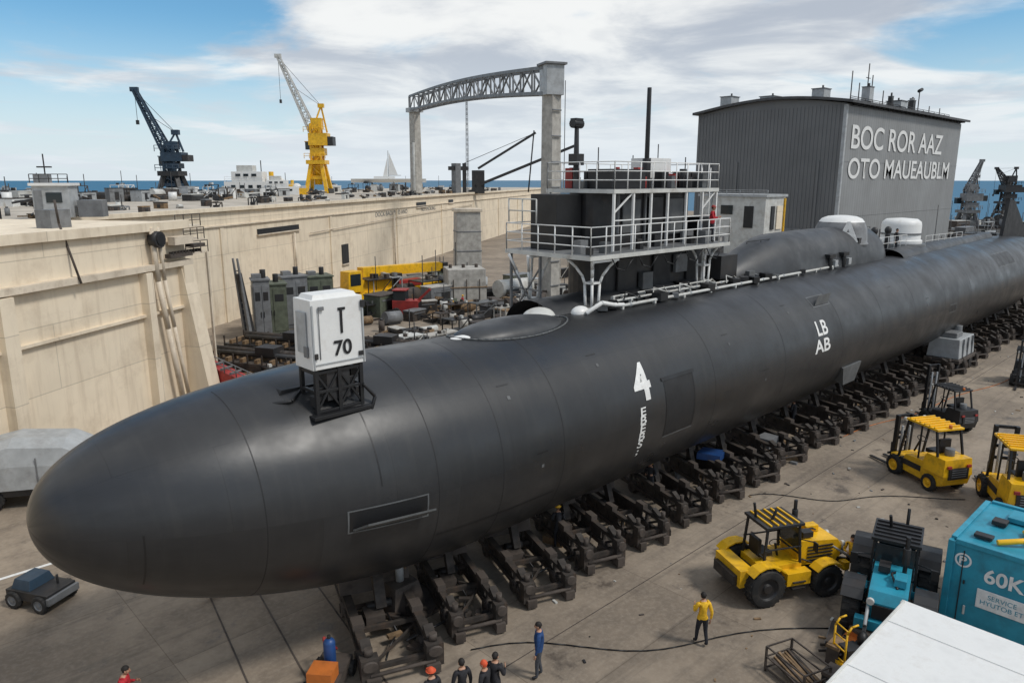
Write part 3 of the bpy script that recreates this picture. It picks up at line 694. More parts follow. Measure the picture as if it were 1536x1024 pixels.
def gp(k,top,side):
    t=k/ns; z=23.4+3.6*t+.7*math.sin(math.pi*t)+((2.7-.2*t) if top else 0); return Rg.lerp(Lgt,t)+sdv*side*.9+Vector((0,0,z))
for side in (-1,1):
    for k in range(ns):
        b.beam(gp(k,0,side),gp(k+1,0,side),.34,.4,'grey'); b.beam(gp(k,1,side),gp(k+1,1,side),.34,.4,'grey')
        b.beam(gp(k,0,side),gp(k,1,side),.18,.18,'grey'); b.beam(gp(k,k%2,side),gp(k+1,(k+1)%2,side),.18,.2,'grey')
    b.beam(gp(ns,0,side),gp(ns,1,side),.35,.35,'grey')
for k in range(ns+1):
    for t in (0,1): b.beam(gp(k,t,-1),gp(k,t,1),.18,.18,'grey')
b.cyl((Lgt.x-.9,Lgt.y-.6,12),(Lgt.x-.9,Lgt.y-.6,21),.25,'offwhite')
b.build('gantry_crane',bevel=.03)
b=B()
b.beam((110,126,16.5),(121,119,24.3),.5,.5,'dk'); b.beam((109,126,12.6),(127,112.5,21.5),.6,.6,'dk')
b.beam((100,121.5,11.3),(100,121.5,17.4),1.4,1.4,'grey'); b.beam((103.5,123,11.3),(103.5,123,17.5),.6,.6,'dk'); b.box((101,122,16.4),(4,1.8,.8),'dk'); b.cyl((120.8,121,11.3),(120.8,119.3,24.8),.16,'dk')
b.cyl((103.5,123,17.5),(121,119,24.3),.06,'dk',n=6); b.box((110,126,13.6),(2,2,5),'dk')
b.build('derrick_crane')

# ------------------------------------------------------------------ harbour cranes
def jibcrane(name,loc,body,jibm,H,hh,jib,legs=4.0,rot=-43.7):
    b=B(); w_=legs/2
    for sx_ in (-1,1):
        for sy in (-1,1): b.beam((sx_*w_,sy*w_,0),(sx_*w_*.5,sy*w_*.5,H*.35),.7,.7,'dk' if body=='navy' else body)
        b.beam((sx_*w_,-w_,.5),(sx_*w_,w_,.5),.9,.9,'dk')
    b.box((0,0,H*.36),(legs*.9,legs*.9,.8),'dk' if body=='navy' else body); b.box((0,0,H*.18),(legs*.7,legs*.7,.5),body)
    b.lattice((0,0,H*.2),(0,0,H*.8),legs*.5,legs*.42,body,5,.2)
    b.cyl((0,0,H*.1),(0,0,H*.8),legs*.19,body)
    b.box((.6,0,H*.62),(legs*.9,legs*.7,H*.14),body); b.box((-legs*.45,legs*.3,H*.55),(1.3,1.2,1.5),'glass'); b.box((-legs*.45,legs*.3,H*.55+.85),(1.5,1.4,.15),body)
    b.box((legs*.7,0,H*.6),(legs*.3,legs*.6,H*.1),'dk'); b.box((.3,0,H*.8),(legs*.5,legs*.45,H*.12),body); b.box((.5,0,H*.48),(legs*.6,legs*.55,H*.08),body)
    b.rail([(-legs*.5,-legs*.4,H*.7),(legs*.6,-legs*.4,H*.7)],1,body,1,.05); b.rail([(-legs*.5,-legs*.5,H*.4),(legs*.5,-legs*.5,H*.4)],1,body,1,.05)
    top=Vector((legs*.3,0,H)); b.beam((0,-.6,H*.8),top,.3,.3,body); b.beam((legs*.5,.6,H*.7),top,.3,.3,body); b.box(top,(1.2,.8,.8),body)
    root=Vector((-legs*.15,0,H*.72)); tip=root+Vector((-jib[0],0,jib[1])); b.lattice(root,tip,legs*.34,.5,jibm,12,.13)
    b.beam(top,root.lerp(tip,.97),.07,.07,'dk'); b.beam(top,root.lerp(tip,.6),.07,.07,'dk'); b.cyl(tip,tip-Vector((0,0,H*.5)),.04,'dk',n=5); b.box(tip-Vector((0,0,H*.5)),(.4,.4,.7),'dk'); b.box(tip,(1.3,.6,.7),jibm)
    b.build(name,loc,rot)
jibcrane('harbour_crane',(46.5,132,11.3),'navy','navy',10.5,0,(4.4,9.8),3.9)
jibcrane('harbour_crane',(79,141,11.3),'yellow','offwhite',17.5,0,(6.2,14.5),4.3)
jibcrane('harbour_crane',(238,63,0),'grey','grey',15,0,(-3,8.5),5)
jibcrane('harbour_crane',(300,68,0),'dk','dk',18,0,(4,5),6)
b=B(); b.lattice((0,0,0),(0,0,20),.5,.3,'grey',18,.03); b.build('radio_mast',(112,132,11.3))
b=B(); secs=[]
for t in [i/10 for i in range(11)]:
    e=math.sin(math.pi*min(1,.08+t*.9))**.5; secs.append((-9+18*t,e))
for i in range(10):
    (xa,ea),(xb,eb)=secs[i],secs[i+1]; b.hexa([(xa,-.3*ea,2.1),(xb,-.3*eb,2.1),(xb,.3*eb,2.1),(xa,.3*ea,2.1),(xa,-1.3*ea,3),(xb,-1.3*eb,3),(xb,1.3*eb,3),(xa,1.3*ea,3)],'white')
b.box((-1,0,3.3),(5,1.4,.5),'white'); b.cyl((0,0,3),(0,0,9.6),.1,'ltgrey'); b.cyl((0,0,3.8),(3,0,3.8),.08,'ltgrey')
b.prism([(.15,3.9),(2.2,3.9),(.2,9.2)],-.03,.03,'white'); b.prism([(-.2,3.4),(-1.4,3.4),(-.2,8)],-.03,.03,'white')
for x in (-4,4): b.beam((x,-1.2,0),(x,0,2.4),.25,.25,'dk'); b.beam((x,1.2,0),(x,0,2.4),.25,.25,'dk')
b.build('sailboat',(104,152,11.3),-40)
def deckhouse(name,loc,rz,s_):
    b=B(); b.box((0,0,1),(9,3.2,2),'white'); b.box((-.8,0,2.8),(5,2.8,1.6),'white'); b.box((-1.2,0,4.1),(2.6,2,1.0),'offwhite')
    for i in range(5): b.box((-3+i*1.4,-1.62,1.2),(.7,.08,.5),'glass')
    for i in range(3): b.box((-2.2+i*1.3,-1.42,3),(.8,.08,.5),'glass')
    b.cyl((1.2,0,3.4),(1.2,0,5.4),.08,'dk',n=6); b.cyl((2.8,0,2),(2.8,0,3.6),.4,'yellow'); b.rail([(-4.4,-1.5,2),(4.4,-1.5,2)],.8,'white',1.2,.03); b.box((5.4,0,.8),(2,2,1.6),'yellow'); b.sphere((3.9,0,2),(1,.9,.8),'white',z0=0)
    b.build(name,loc,rz,.04,scale=s_)
deckhouse('ship_deckhouse',(66,143,11.3),-43,1.2); deckhouse('ship_deckhouse',(66,132,11.3),-35,.75)
b=B(); b.box((0,0,1.1),(2.3,2,2.2),'ltgrey'); b.box((0,0,2.3),(2.6,2.3,.2),'white'); b.box((.2,-1.02,1.4),(1,.06,.7),'glass'); b.box((-.8,-1.03,1),(.5,.06,1.8),'grey')
b.box((-.7,0,2.7),(.9,.9,.6),'grey'); b.rail([(-1.2,-1,2.4),(1.2,-1,2.4)],.6,'dk',.6,.03); b.cyl((-.5,0,3),(-.5,0,4.4),.05,'dk',n=6); b.box((-.5,0,3.5),(.9,.3,.1),'dk'); b.box((2.2,.4,.6),(1.6,1.4,1.2),'grey')
b.build('control_booth',(13.3,61,11.4),-30,.03)
def cargo(rects,n,hs,mats,poles=.15,z=0,seed=1):
    random.seed(seed); b=B()
    for i in range(n):
        (xa,xb,ya,yb)=random.choice(rects); x=random.uniform(xa,xb); y=random.uniform(ya,yb)
        l=random.uniform(.6,1.6)*hs*1.3; w_=random.uniform(.5,1)*hs; h=random.uniform(.35,1)*hs; m=random.choice(mats); rz=random.choice((0,0,15,-20,90,70))
        q=random.random()
        if q<.34:
            b.box((x,y,z+h/2),(l,w_,h),m,rot=(0,0,rz)); b.box((x,y,z+h+.06),(l*1.04,w_*1.05,.1),random.choice(mats),rot=(0,0,rz))
            b.box((x,y,z+h*.5),(l*.3,w_+.06,h*.7),'dk',rot=(0,0,rz)); b.box((x,y,z+h*.8),(l*.8,w_+.1,h*.06),'grey',rot=(0,0,rz))
        elif q<.5:
            b.cyl((x-l/2,y,z+h*.5),(x+l/2,y,z+h*.45),h*.42,m,n=14); b.box((x,y,z+h*.1),(l*.8,w_*.6,h*.2),'dk')
        elif q<.62:
            b.cyl((x,y,z),(x,y,z+h),w_*.35,m,n=14); b.cyl((x,y,z+h),(x,y,z+h*1.15),w_*.18,'dk')
        elif q<.8:
            for s1 in (-1,1):
                for s2 in (-1,1): b.beam((x+s1*l/2,y+s2*w_/2,z),(x+s1*l/2,y+s2*w_/2,z+h*1.2),.09,.09,m)
            b.box((x,y,z+h*1.2),(l,w_,.1),m); b.beam((x-l/2,y-w_/2,z),(x+l/2,y-w_/2,z+h*1.2),.07,.07,m); b.box((x,y,z+h*.3),(l*.6,w_*.6,h*.5),'dk')
            for k in range(4): b.box((x+random.uniform(-l,l)*.4,y+random.uniform(-w_,w_)*.4,z+h*1.3),(hs*.15,hs*.2,hs*.2),random.choice(mats))
        else:
            for k in range(5):
                a=random.uniform(0,6.28); ll=random.uniform(.4,1)*l; b.beam((x,y,z+.1+k*.1*hs),(x+ll*math.cos(a),y+ll*math.sin(a),z+random.uniform(.1,.7)*h),.07*hs,.12*hs,random.choice([m,'rust','dk','wood']))
            b.box((x,y,z+h*.2),(l*.5,w_*.6,h*.4),m,rot=(0,10,rz))
        if random.random()<poles: b.cyl((x,y,z),(x,y,z+hs*random.uniform(1.2,2.6)),.05,'dk',n=5)
    return b
b=cargo([( -60,160,15,47),(-10,60,22,45)],190,1.7,['white','offwhite','ltgrey','grey','dk','dk','offwhite','rust2','ltgrey','rust'],.2,11.3,5); b.build('pier_cargo',(24.6,69,0),WA)
b=cargo([(-40,140,1.2,9)],110,.75,['offwhite','rust2','rust','grey','dk','wood','dk'],.12,11.3,9); b.build('quayside_gear',(24.6,69,0),WA)
b=cargo([(36,72,46,64),(20,36,36,50),(30,60,38,50)],300,1.5,['dk','rust2','rust','dk','grey','rust','wood','hullgrey','concrete','offwhite'],.06,0,11); b.build('scrap_pile')
b=cargo([(56,110,44,75),(40,62,64,76)],90,2.6,['ltgrey','grey','dk','rust2','offwhite','concrete','green','dk'],.1,0,12); b.build('yard_stores')
b=cargo([(100,260,24,44),(176,290,25,75)],170,4,['grey','ltgrey','dk','offwhite','rust2','green','dk'],.4,0,14); b.build('distant_dockyard')
b=cargo([(60,130,-6,4),(70,120,5,9)],26,1.6,['grey','dk','yellow','rust2','dk'],.1,0,15); b.build('stored_equipment')
def cabinet(loc,rz,m,sz=(2.6,2.6,4.6)):
    b=B(); x,y,z=sz; b.box((0,0,z/2),(x,y,z),m); b.box((0,0,z+.08),(x+.2,y+.2,.16),m)
    for i in (-1,1): b.box((i*x*.24,-y/2-.02,z*.5),(x*.42,.05,z*.85),m); b.box((i*x*.24,-y/2-.06,z*.75),(x*.3,.03,z*.14),'dk'); b.box((i*.12,-y/2-.08,z*.45),(.06,.08,.5),'dk')
    for i in (-1,1): b.box((-x/2-.02,i*y*.24,z*.5),(.05,y*.4,z*.8),m)
    b.cyl((x*.2,0,z),(x*.2,0,z+.9),.25,'dk'); b.box((-x*.2,0,z+.3),(.8,.8,.5),'grey'); b.build('machinery_cabinet',loc,rz,.03)
cabinet((30.5,64.5,0),-20,'green'); cabinet((33.4,66.0,0),-10,'grey',(2.4,2.4,4.9)); cabinet((36.4,66.5,0),-15,'green',(2.6,2.6,4.6)); cabinet((28.4,62,0),-20,'grey',(1.4,1.8,5.4)); cabinet((34.5,61,0),-12,'green',(3,2.4,3.2))
b=B(); b.box((0,0,1.1),(4.6,4,2.2),'concrete'); b.box((.1,0,3.2),(4.3,3.8,2.0),'concrete'); 
for x in (-1.5,0,1.5): b.box((x,-2.03,1.6),(.12,.1,3),'rust2'); b.cyl((x,0,4.2),(x,0,4.6),.2,'rust2')
b.box((0,0,2.18),(4.8,4.2,.1),'wood'); b.build('concrete_block_stack',(54,64.6,0),-30,.05)
b=B(); b.box((0,0,5),(3.4,3,10),'concrete',tx=.9,ty=.9); b.box((0,0,10.2),(3.5,3.1,.4),'wall2')
for z in (2.5,5,7.5): b.box((0,0,z),(3.5-z*.03,3.1-z*.03,.15),'grey')
b.build('concrete_pillar',(62.6,74,0),-30,.04)
b=B()
for y in (0,.5): b.beam((0,y,0),(-.9,y,7.6),.3,.35,'grey',w2=.12,h2=.12)
b.beam((.5,.2,0),(-.7,.2,6.3),.25,.5,'dk')
for k in range(12): b.beam((-.05-k*.07,0,.5+k*.55),(-.05-k*.07,.5,.5+k*.55),.06,.08,'grey')
b.build('steel_stanchion',(26.6,60.5,0),20)
def flatcar(loc,rz,m='rust2'):
    b=B(); b.box((0,0,1.0),(10,2.4,.3),m); 
    for y in (-1.15,1.15): b.beam((-5,y,.8),(5,y,.8),.12,.4,'rust')
    for x in (-3.8,-2.6,2.6,3.8):
        for y in (-.8,.8): b.cyl((x,y-.07,.42),(x,y+.07,.42),.42,'dk',n=16)
        b.beam((x,-.9,.42),(x,.9,.42),.1,.1,'dk')
    for i in range(8): b.box((-4.4+i*1.25,0,1.3),(.25,2.2,.3),'wood')
    for i in range(9):
        for y in (-1.2,1.2): b.beam((-4.9+i*1.22,y,1.1),(-4.9+i*1.22,y,1.8),.08,.1,'rust')
    b.cyl((-4,.3,1.7),(3.6,.3,1.7),.25,'rust'); b.cyl((-3.4,-.4,1.65),(4.2,-.3,1.65),.2,'dk'); b.box((1,0,2),(1.6,1.2,.5),'dk')
    b.build('rail_flatcar',loc,rz)
flatcar((22.6,50.5,0),-62); flatcar((26.5,54,0),-62,'dk'); flatcar((31,48,0),-62); flatcar((26.5,43.5,0),-62)
b=B(); b.hexa([(-.6,-4,0),(.6,-4,0),(.6,4,0),(-.6,4,0),(-.6,-4,.3),(.6,-4,.3),(.6,4,2.6),(-.6,4,2.6)],'red')
for k in range(9): b.box((0,-3.6+k*.9,.6+k*.255),(1.25,.12,.12),'grey')
b.rail([(-.6,-4,.3),(-.6,4,2.6)],1,'grey',1.2,.04); b.build('access_ramp',(19.6,47.5,0),25,scale=.85)
b=B(); b.box((0,0,1),(2.6,1.6,1.4),'red'); b.box((-.6,0,2.1),(1.2,1.4,1.1),'glass'); b.box((-.6,0,2.7),(1.4,1.5,.12),'red')
for x in (-.9,.9):
    for y in (-.85,.85): b.wheel((x,y,.5),.5,.3,'grey',14)
for i in range(5): b.box((1.33,-.6+i*.3,1),(.05,.12,1),'dk')
b.cyl((.7,0,1.7),(.7,0,2.9),.08,'dk'); b.beam((1,0,1.5),(2.4,0,2.8),.2,.25,'red'); b.build('yard_tractor',(44.5,62.5,0),-50,.03,scale=1.05)
b=B(); b.box((0,0,1.2),(18,2.6,.7),'yellow'); b.box((0,0,.8),(17,1.4,.4),'dk')
for x in (-7.5,-5.8,-1.5,.2,4.8,6.5,8):
    for y in (-1.15,1.15): b.wheel((x,y,.6),.6,.42,'grey',14)
b.box((-8.2,0,2.3),(2.0,2.5,1.9),'yellow',tx=.9); b.box((-9.1,0,2.7),(.15,2.0,.9),'glass'); b.box((-8.2,-1.26,2.7),(1.2,.08,.8),'glass')
b.box((-3,-.8,2.7),(1.8,1.3,2.0),'yellow',tx=.85); b.box((-3,-1.46,2.9),(1.2,.08,1.1),'glass'); b.box((0,.2,2.1),(4.5,2.4,1.2),'yellow'); b.box((2.6,.2,2.2),(1.2,2.5,1.5),'dk')
b.beam((-1,.4,3.3),(9.6,.4,3.0),.9,.95,'yellow'); b.beam((1,.4,3.25),(10.4,.4,3.0),.6,.6,'yellow'); b.box((10.4,.4,2.8),(.7,.9,1.1),'dk')
for x in (-5,4): b.box((x,0,1),(.4,3.6,.3),'dk')
b.box((4,-1,1.9),(3,.7,.7),'red'); b.build('mobile_crane',(46.0,71.5,0),6,.03,scale=1.15)

# ------------------------------------------------------------------ vehicles
def loader(name,loc,rz,body,rim,cab='black',big=1.0,roof='black',s_=1.,fend=None):
    b=B(); fend=fend or body
    rr,rf=.66*big,.56*big
    for y in (-.9,.9): b.wheel((-1.15,y,rr),rr,.42*big,rim); b.wheel((1.2,y,rf),rf,.36*big,rim)
    b.box((.0,0,.78),(3.0,.8,.35),'dk'); b.cyl((-1.15,-.8,rr),(-1.15,.8,rr),.14,'dk'); b.cyl((1.2,-.8,rf),(1.2,.8,rf),.12,'dk')
    b.prism([(.35,.95),(2.0,.95),(2.08,1.45),(1.9,1.72),(.35,1.85)],-.48,.48,body)
    for i in range(5): b.box((1.2,-.5,1.1+i*.12),(1.0,.04,.05),'black'); b.box((1.2,.5,1.1+i*.12),(1.0,.04,.05),'black')
    b.box((2.08,0,1.2),(.08,.7,.4),'black'); b.box((2.12,0,.82),(.25,1.5,.28),body); b.cyl((2.2,-.4,1.5),(2.1,-.4,1.5),.1,'offwhite'); b.cyl((2.2,.4,1.5),(2.1,.4,1.5),.1,'offwhite')
    b.box((1.3,.25,1.9),(.5,.3,.22),body); b.box((.8,-.2,1.95),(.4,.3,.2),'dk'); b.tube([(1.6,.2,1.75),(1.2,0,1.98),(.9,.1,1.9)],.035,'black',6); b.tube([(.5,-.5,1.2),(1,-.62,1.0),(1.6,-.5,1.15)],.03,'black',6)
    for y in (-.78,.78): b.box((.1,y,.78),(.9,.35,.45),body); b.box((.1,y*1.22,.45),(.5,.1,.06),'dk'); b.box((.1,y*1.22,.68),(.5,.1,.05),'dk')
    for y in (-.9,.9):
        for x,r in ((-1.15,rr),(1.2,rf)):
            pr=[]; 
            for a in range(20,161,20): pr.append((x+math.cos(R_(a))*(r+.1),(r)+math.sin(R_(a))*(r+.1)))
            for a in range(160,19,-20): pr.append((x+math.cos(R_(a))*(r+.16),(r)+math.sin(R_(a))*(r+.16)))
            for i in range(1,6):
                q=[pr[i],pr[i+1],pr[14-i],pr[15-i]]; b.prism(q,y-.22*big,y+.22*big,fend)
    b.box((-1.75,0,.95),(.5,1.5,.6),body); b.box((-2.05,0,.85),(.2,1.2,.35),'dk')
    b.box((-.35,0,1.05),(1.5,1.25,.25),body); b.box((-.75,0,1.42),(.5,.55,.14),'black'); b.box((-1.0,0,1.7),(.14,.52,.55),'black')
    b.cyl((-.1,0,1.15),(-.22,0,1.62),.04,'black'); b.lathe([(.17,0),(.19,.02),(.17,.04),(.15,.02),(.17,0)],(-.24,0,1.64),(-.4,0,1),'black',14)
    P=[(-1.05,-.6),(.35,-.6),(.35,.6),(-1.05,.6)]
    for (x,y) in P: b.beam((x,y,1.15),(x*.86-.04,y*.92,2.5),.075,.075,cab)
    b.box((-.33,0,2.54),(1.45,1.3,.09),roof); b.beam((-1.05,-.6,1.75),(.35,-.6,1.75),.05,.05,cab); b.beam((-1.05,.6,1.75),(.35,.6,1.75),.05,.05,cab)
    for i in range(5): b.box((-.85+i*.26,0,2.61),(.06,1.2,.05),body if roof!='black' else 'dk')
    for z,f in ((1.45,.97),(2.48,.9)):
        b.beam((.33,-.58,z),(.33,.58,z),.05,.05,cab); b.beam((-1.0,-.58,z),(-1.0,.58,z),.05,.05,cab)
    b.box((.3,0,1.95),(.02,1.05,.85),'glass',rot=(0,-7,0)); 
    if cab=='black':
        b.box((-.97,0,1.98),(.02,1.0,.8),'glass',rot=(0,7,0))
        for y in (-.57,.57): b.box((-.35,y,1.75),(1.2,.02,1.1),'glass')
    b.cyl((.7,.3,1.8),(.7,.3,2.95),.06,'black'); b.cyl((.7,.3,2.1),(.7,.3,2.6),.1,'dk'); b.cyl((-.9,.2,2.55),(-1.0,.2,3.1),.045,'black'); b.cyl((-.6,-.2,2.55),(-.45,-.25,3.0),.045,'black')
    for y in (-.75,.75): b.tube([(.3,y*.8,2.0),(.55,y*1.35,2.05),(.55,y*1.35,1.8)],.02,'black'); b.box((.56,y*1.38,1.9),(.05,.2,.32),'black')
    for y in (-.45,.45): b.beam((1.9,y,1.0),(2.75,y,.75),.1,.16,'black'); b.sphere((2.8,y,.72),(.2,.14,.2),'black',10,8); b.cyl((1.7,y,1.5),(2.5,y,.95),.045,'ltgrey')
    return b.build(name,loc,rz,.025,scale=s_)
def forklift(name,loc,rz,body='yellow',dark=False,s_=1.,mast=2.75):
    b=B()
    for y in (-.55,.55): b.wheel((.75,y,.36),.36,.28,body,16); b.wheel((-.85,y,.3),.3,.22,body,16)
    b.prism([(-1.35,.35),(-1.45,.7),(-1.35,1.2),(-.55,1.25),(-.45,.95),(.35,.9),(.45,.7),(1.05,.72),(1.05,.3),(-1.1,.25)],-.55,.55,body)
    b.box((-1.0,0,1.0),(.9,1.2,.6),body,tx=.9,ty=.92); b.box((-1.46,0,.8),(.06,.8,.4),'dk'); b.box((.1,0,.62),(1.0,1.14,.2),'dk')
    for i in range(4): b.box((-1.47,0,.7+i*.08),(.06,.6,.03),'grey')
    for y in (-.4,.4): b.box((-1.47,y,1.05),(.06,.16,.1),'red')
    b.box((-.45,0,1.25),(.5,.5,.14),'black'); b.box((-.72,0,1.55),(.12,.48,.5),'black'); b.cyl((.55,0,.9),(.3,0,1.45),.035,'black'); b.lathe([(.15,0),(.17,.02),(.15,.04),(.13,.02),(.15,0)],(.28,0,1.46),(-.5,0,1),'black',14)
    for y in (-.52,.52): b.beam((.7,y,.7),(.42,y*.94,2.15),.07,.07,'black'); b.beam((-1.05,y,1.2),(-.85,y*.94,2.15),.07,.07,'black'); b.beam((-.2,y,.95),(-.2,y*.95,2.15),.05,.05,'black')
    b.box((-.22,0,2.2),(1.45,1.1,.07),body)
    for i in range(6): b.box((-.75+i*.22,0,2.26),(.06,1.05,.05),body)
    for y in (-.3,.3): b.beam((1.2,y,.1),(1.15,y,mast),.11,.16,'black'); b.cyl((1.08,y*.5,.3),(1.05,y*.5,mast-.4),.045,'ltgrey'); b.beam((1.3,y,.15),(1.3,y,1.0),.1,.05,'dk'); b.beam((1.3,y,.1),(2.35,y,.07),.12,.05,'dk')
    for z in (.3,1.2,mast-.7,mast-.05): b.beam((1.2,-.3,z),(1.2,.3,z),.08,.1,'black')
    b.box((1.27,0,.6),(.06,1.0,.08),'dk'); b.box((1.27,0,.25),(.06,1.0,.08),'dk')
    for y in (-.4,.4): b.cyl((.62,y,2.12),(.72,y,2.12),.07,'offwhite')
    b.cyl((-1,0,1.3),(-1,0,1.55),.16,'grey'); b.cyl((-.9,.0,2.24),(-.9,0,2.36),.06,'orange')
    return b.build(name,loc,rz,.03,scale=s_)
loader('wheel_loader',(23.0,10.5,0),-28,'yellow','dk',cab='dk',roof='dk',s_=1.03)
forklift('forklift_truck',(37.0,10.2,0),60,'yellow',s_=1.32,mast=2.1)
forklift('forklift_truck',(46.3,12.0,0),60,'dk',True,s_=1.1,mast=3.1)
forklift('forklift_truck',(36.4,6.5,0),30,'yellow',True,s_=1.4,mast=2.3)
loader('tow_tractor',(23.9,7.1,0),-165,'teal','dk',big=1.32,s_=1.1,fend='dk')
forklift('forklift_truck',(60.5,11.2,0),190,'dk',True,s_=1.1,mast=3.0)
gen=empty('generator_container'); b=B()
gx0,gx1,gy0,gy1,gz=24.3,28.2,-.5,5.65,3.15
b.box(((gx0+gx1)/2,(gy0+gy1)/2,gz/2+.1),(gx1-gx0,gy1-gy0,gz-.2),'teal')
for y in (gy0,gy1): 
    for x in (gx0,gx1): b.box((x,y,gz/2),(.2,.2,gz),'teal')
for z in (.12,gz): 
    for x in (gx0,gx1): b.box((x,(gy0+gy1)/2,z),(.16,gy1-gy0-.2,.16),'teal')
    for y in (gy0,gy1): b.box(((gx0+gx1)/2,y,z),(gx1-gx0-.2,.16,.16),'teal')
for y in (5.3,3.1,1.8,.3): b.box((gx0-.01,y,1.6),(.05,.03,2.6),'dk')
for i in range(9): b.box((gx0-.02,2.4,.5+i*.1),(.06,.9,.05),'dk')
for y in (5.1,2.0): b.box((gx0-.05,y,1.0),(.06,.06,.3),'offwhite'); b.box((gx0-.05,y+.1,1.9),(.06,.05,.12),'dk')
for x in (25.3,26.3,27.3): b.box((x,gy1+.01,1.6),(.04,.05,2.4),'dk')
b.box((gx0-.04,4.15,1.55),(.03,1.35,.62),'mark')
b.tube([(24.8,4.6,gz+.1),(25.4,3.8,gz+.25),(25.2,2.8,gz+.12),(26.1,2.4,gz+.2),(26.4,1.2,gz+.12)],.09,'yellow'); b.tube([(25.4,3.8,gz+.25),(26.2,4.2,gz+.1),(26.8,3.3,gz+.1)],.07,'yellow')
b.box((27.2,4.4,gz+.12),(.8,.8,.16),'teal'); b.box((26.4,4.9,gz+.12),(.4,.4,.14),'dk'); b.box((25.0,5.0,gz+.1),(.3,.5,.1),'dk')
for y in (1.5,3.6): b.box((26.2,y,gz+.03),(3.6,.05,.05),'dk')
b.build('body',parent=gen,bevel=.03)
place_text('marking_60k','60K',.62,(gx0-.02,4.2,2.3),(0,-1,0),(0,0,1),'mark',gen,.015)
place_text('marking_logo','®',.6,(gx0-.02,5.3,2.55),(0,-1,0),(0,0,1),'mark',gen,.01)
place_text('marking_label','SERVICE\nHYUTOB ET',.21,(gx0-.062,4.15,1.56),(0,-1,0),(0,0,1),'teal',gen,.0)
wc=empty('white_container'); b=B()
b.box((15.9,3.2,1.5),(7.6,4.5,2.9),'white'); b.box((15.9,3.2,2.99),(7.8,4.7,.1),'white')
x=12.3
while x<19.7: b.box((x,5.47,1.5),(.14,.06,2.6),'white'); x+=.3
y=1.2
while y<5.4: b.box((19.72,y,1.5),(.06,.14,2.6),'white'); y+=.3
for x in (12.05,19.75):
    for y in (.9,5.5): b.box((x,y,1.5),(.18,.18,3.04),'offwhite')
for x in (13.5,16,18.5): b.box((x,3.2,3.05),(.05,4.6,.03),'white')
b.box((15.9,5.5,3.06),(7.6,.06,.05),'offwhite')
b.build('body',parent=wc,bevel=.02)
b=B()
for x in (-.6,.6):
    for y in (-.9,.9): b.beam((x,y,0),(x,y,1.0),.07,.07,'rust2')
for z in (.15,.6,1.0):
    for x in (-.6,.6): b.beam((x,-.9,z),(x,.9,z),.05,.05,'rust2')
    for y in (-.9,.9): b.beam((-.6,y,z),(.6,y,z),.05,.05,'rust2')
for i in range(10): b.beam((-.5+i*.1,-.8,.3+.05*(i%3)),(-.4+i*.1,.8,.5+.06*(i%4)),.08,.08,random.choice(['wood','rust','rust2']))
b.build('stillage_cage',(18.6,7.7,0),-20,scale=.8)
b=B()
for y in (0,.6): b.tube([(0,y,0),(0,y,1.5),(.15,y,1.75),(.4,y,1.8)],.035,'yellow')
for z in (.4,.8,1.2,1.6): b.cyl((.02,0,z),(.02,.6,z),.025,'yellow')
b.box((.4,.3,.25),(.9,.8,.12),'yellow'); 
for y in (-.05,.65): b.cyl((0,y-.04,.15),(0,y+.04,.15),.15,'dk'); b.cyl((.7,y-.04,.15),(.7,y+.04,.15),.15,'dk')
b.box((.45,.3,.55),(.6,.5,.5),'dk'); b.build('hand_trolley',(19.9,6.9,0),-30,scale=.85)
b=cargo([(18.6,20.6,6.1,7.4),(20.4,21.6,6.4,8.0)],18,.6,['rust2','dk','rust','wood','orange','dk'],.0,0,24); b.build('workshop_scrap')
b=B(); b.cyl((.1,0,.25),(.1,0,1.25),.17,'blue'); b.sphere((.1,0,1.25),(.17,.17,.16),'blue',z0=0); b.box((-.1,0,.35),(1.6,.9,.35),'rust2'); b.box((-.5,0,.7),(.6,.7,.4),'orange'); b.cyl((.1,0,1.38),(.1,0,1.5),.05,'dk')
for x in (-.6,.5):
    for y in (-.5,.5): b.wheel((x,y,.22),.22,.14,'dk',12)
b.tube([(-.9,0,.4),(-1.5,0,.8)],.03,'dk'); b.tube([(.3,.2,.6),(.7,.4,1),(.9,.1,.5)],.04,'red'); b.build('gas_cylinder_cart',(8.9,16.8,0),40,.02,scale=1.0)
b=B()
sec=[(-2.6,.9,1.25,1.7),(-2.4,.9,1.3,2.6),(-.8,.9,1.3,2.95),(1.2,.9,1.3,2.8),(2.3,.9,1.25,2.2),(3.0,.9,1.15,1.7)]
rs=[]
for x,z0,hw,zt in sec: rs.append([b.bm.verts.new(q) for q in ((x,-hw,z0),(x,-hw*1.02,(z0+zt)/2),(x,-hw*.9,zt-.25),(x,-hw*.45,zt),(x,hw*.45,zt),(x,hw*.9,zt-.25),(x,hw*1.02,(z0+zt)/2),(x,hw,z0))])
for k in range(5):
    for i in range(7): b.face([rs[k][i],rs[k+1][i],rs[k+1][i+1],rs[k][i+1]],'ltgrey')
b.face(rs[0],'ltgrey'); b.face(rs[-1],'ltgrey'); b.box((0,0,.75),(5.4,2.3,.35),'dk')
for x in (-1.7,1.8):
    for y in (-1.05,1.05): b.wheel((x,y,.5),.5,.32,'grey',16)
for x in (-1.5,.2,1.7): b.box((x,-1.33,1.6),(.06,.03,1.3),'grey')
b.box((3.0,0,1.1),(.3,2.2,.5),'dk'); b.box((2.8,-.6,1.9),(.06,.7,.3),'glass'); b.build('covered_truck',(6.2,36.9,0),-30,.04,scale=1.05)
b=B(); b.box((0,0,.6),(2.2,1.4,.4),'dk'); b.box((-.4,0,1.0),(1,1.2,.4),'navy',tx=.8,ty=.8)
for x in (-.7,.7):
    for y in (-.7,.7): b.wheel((x,y,.38),.38,.24,'grey',14)
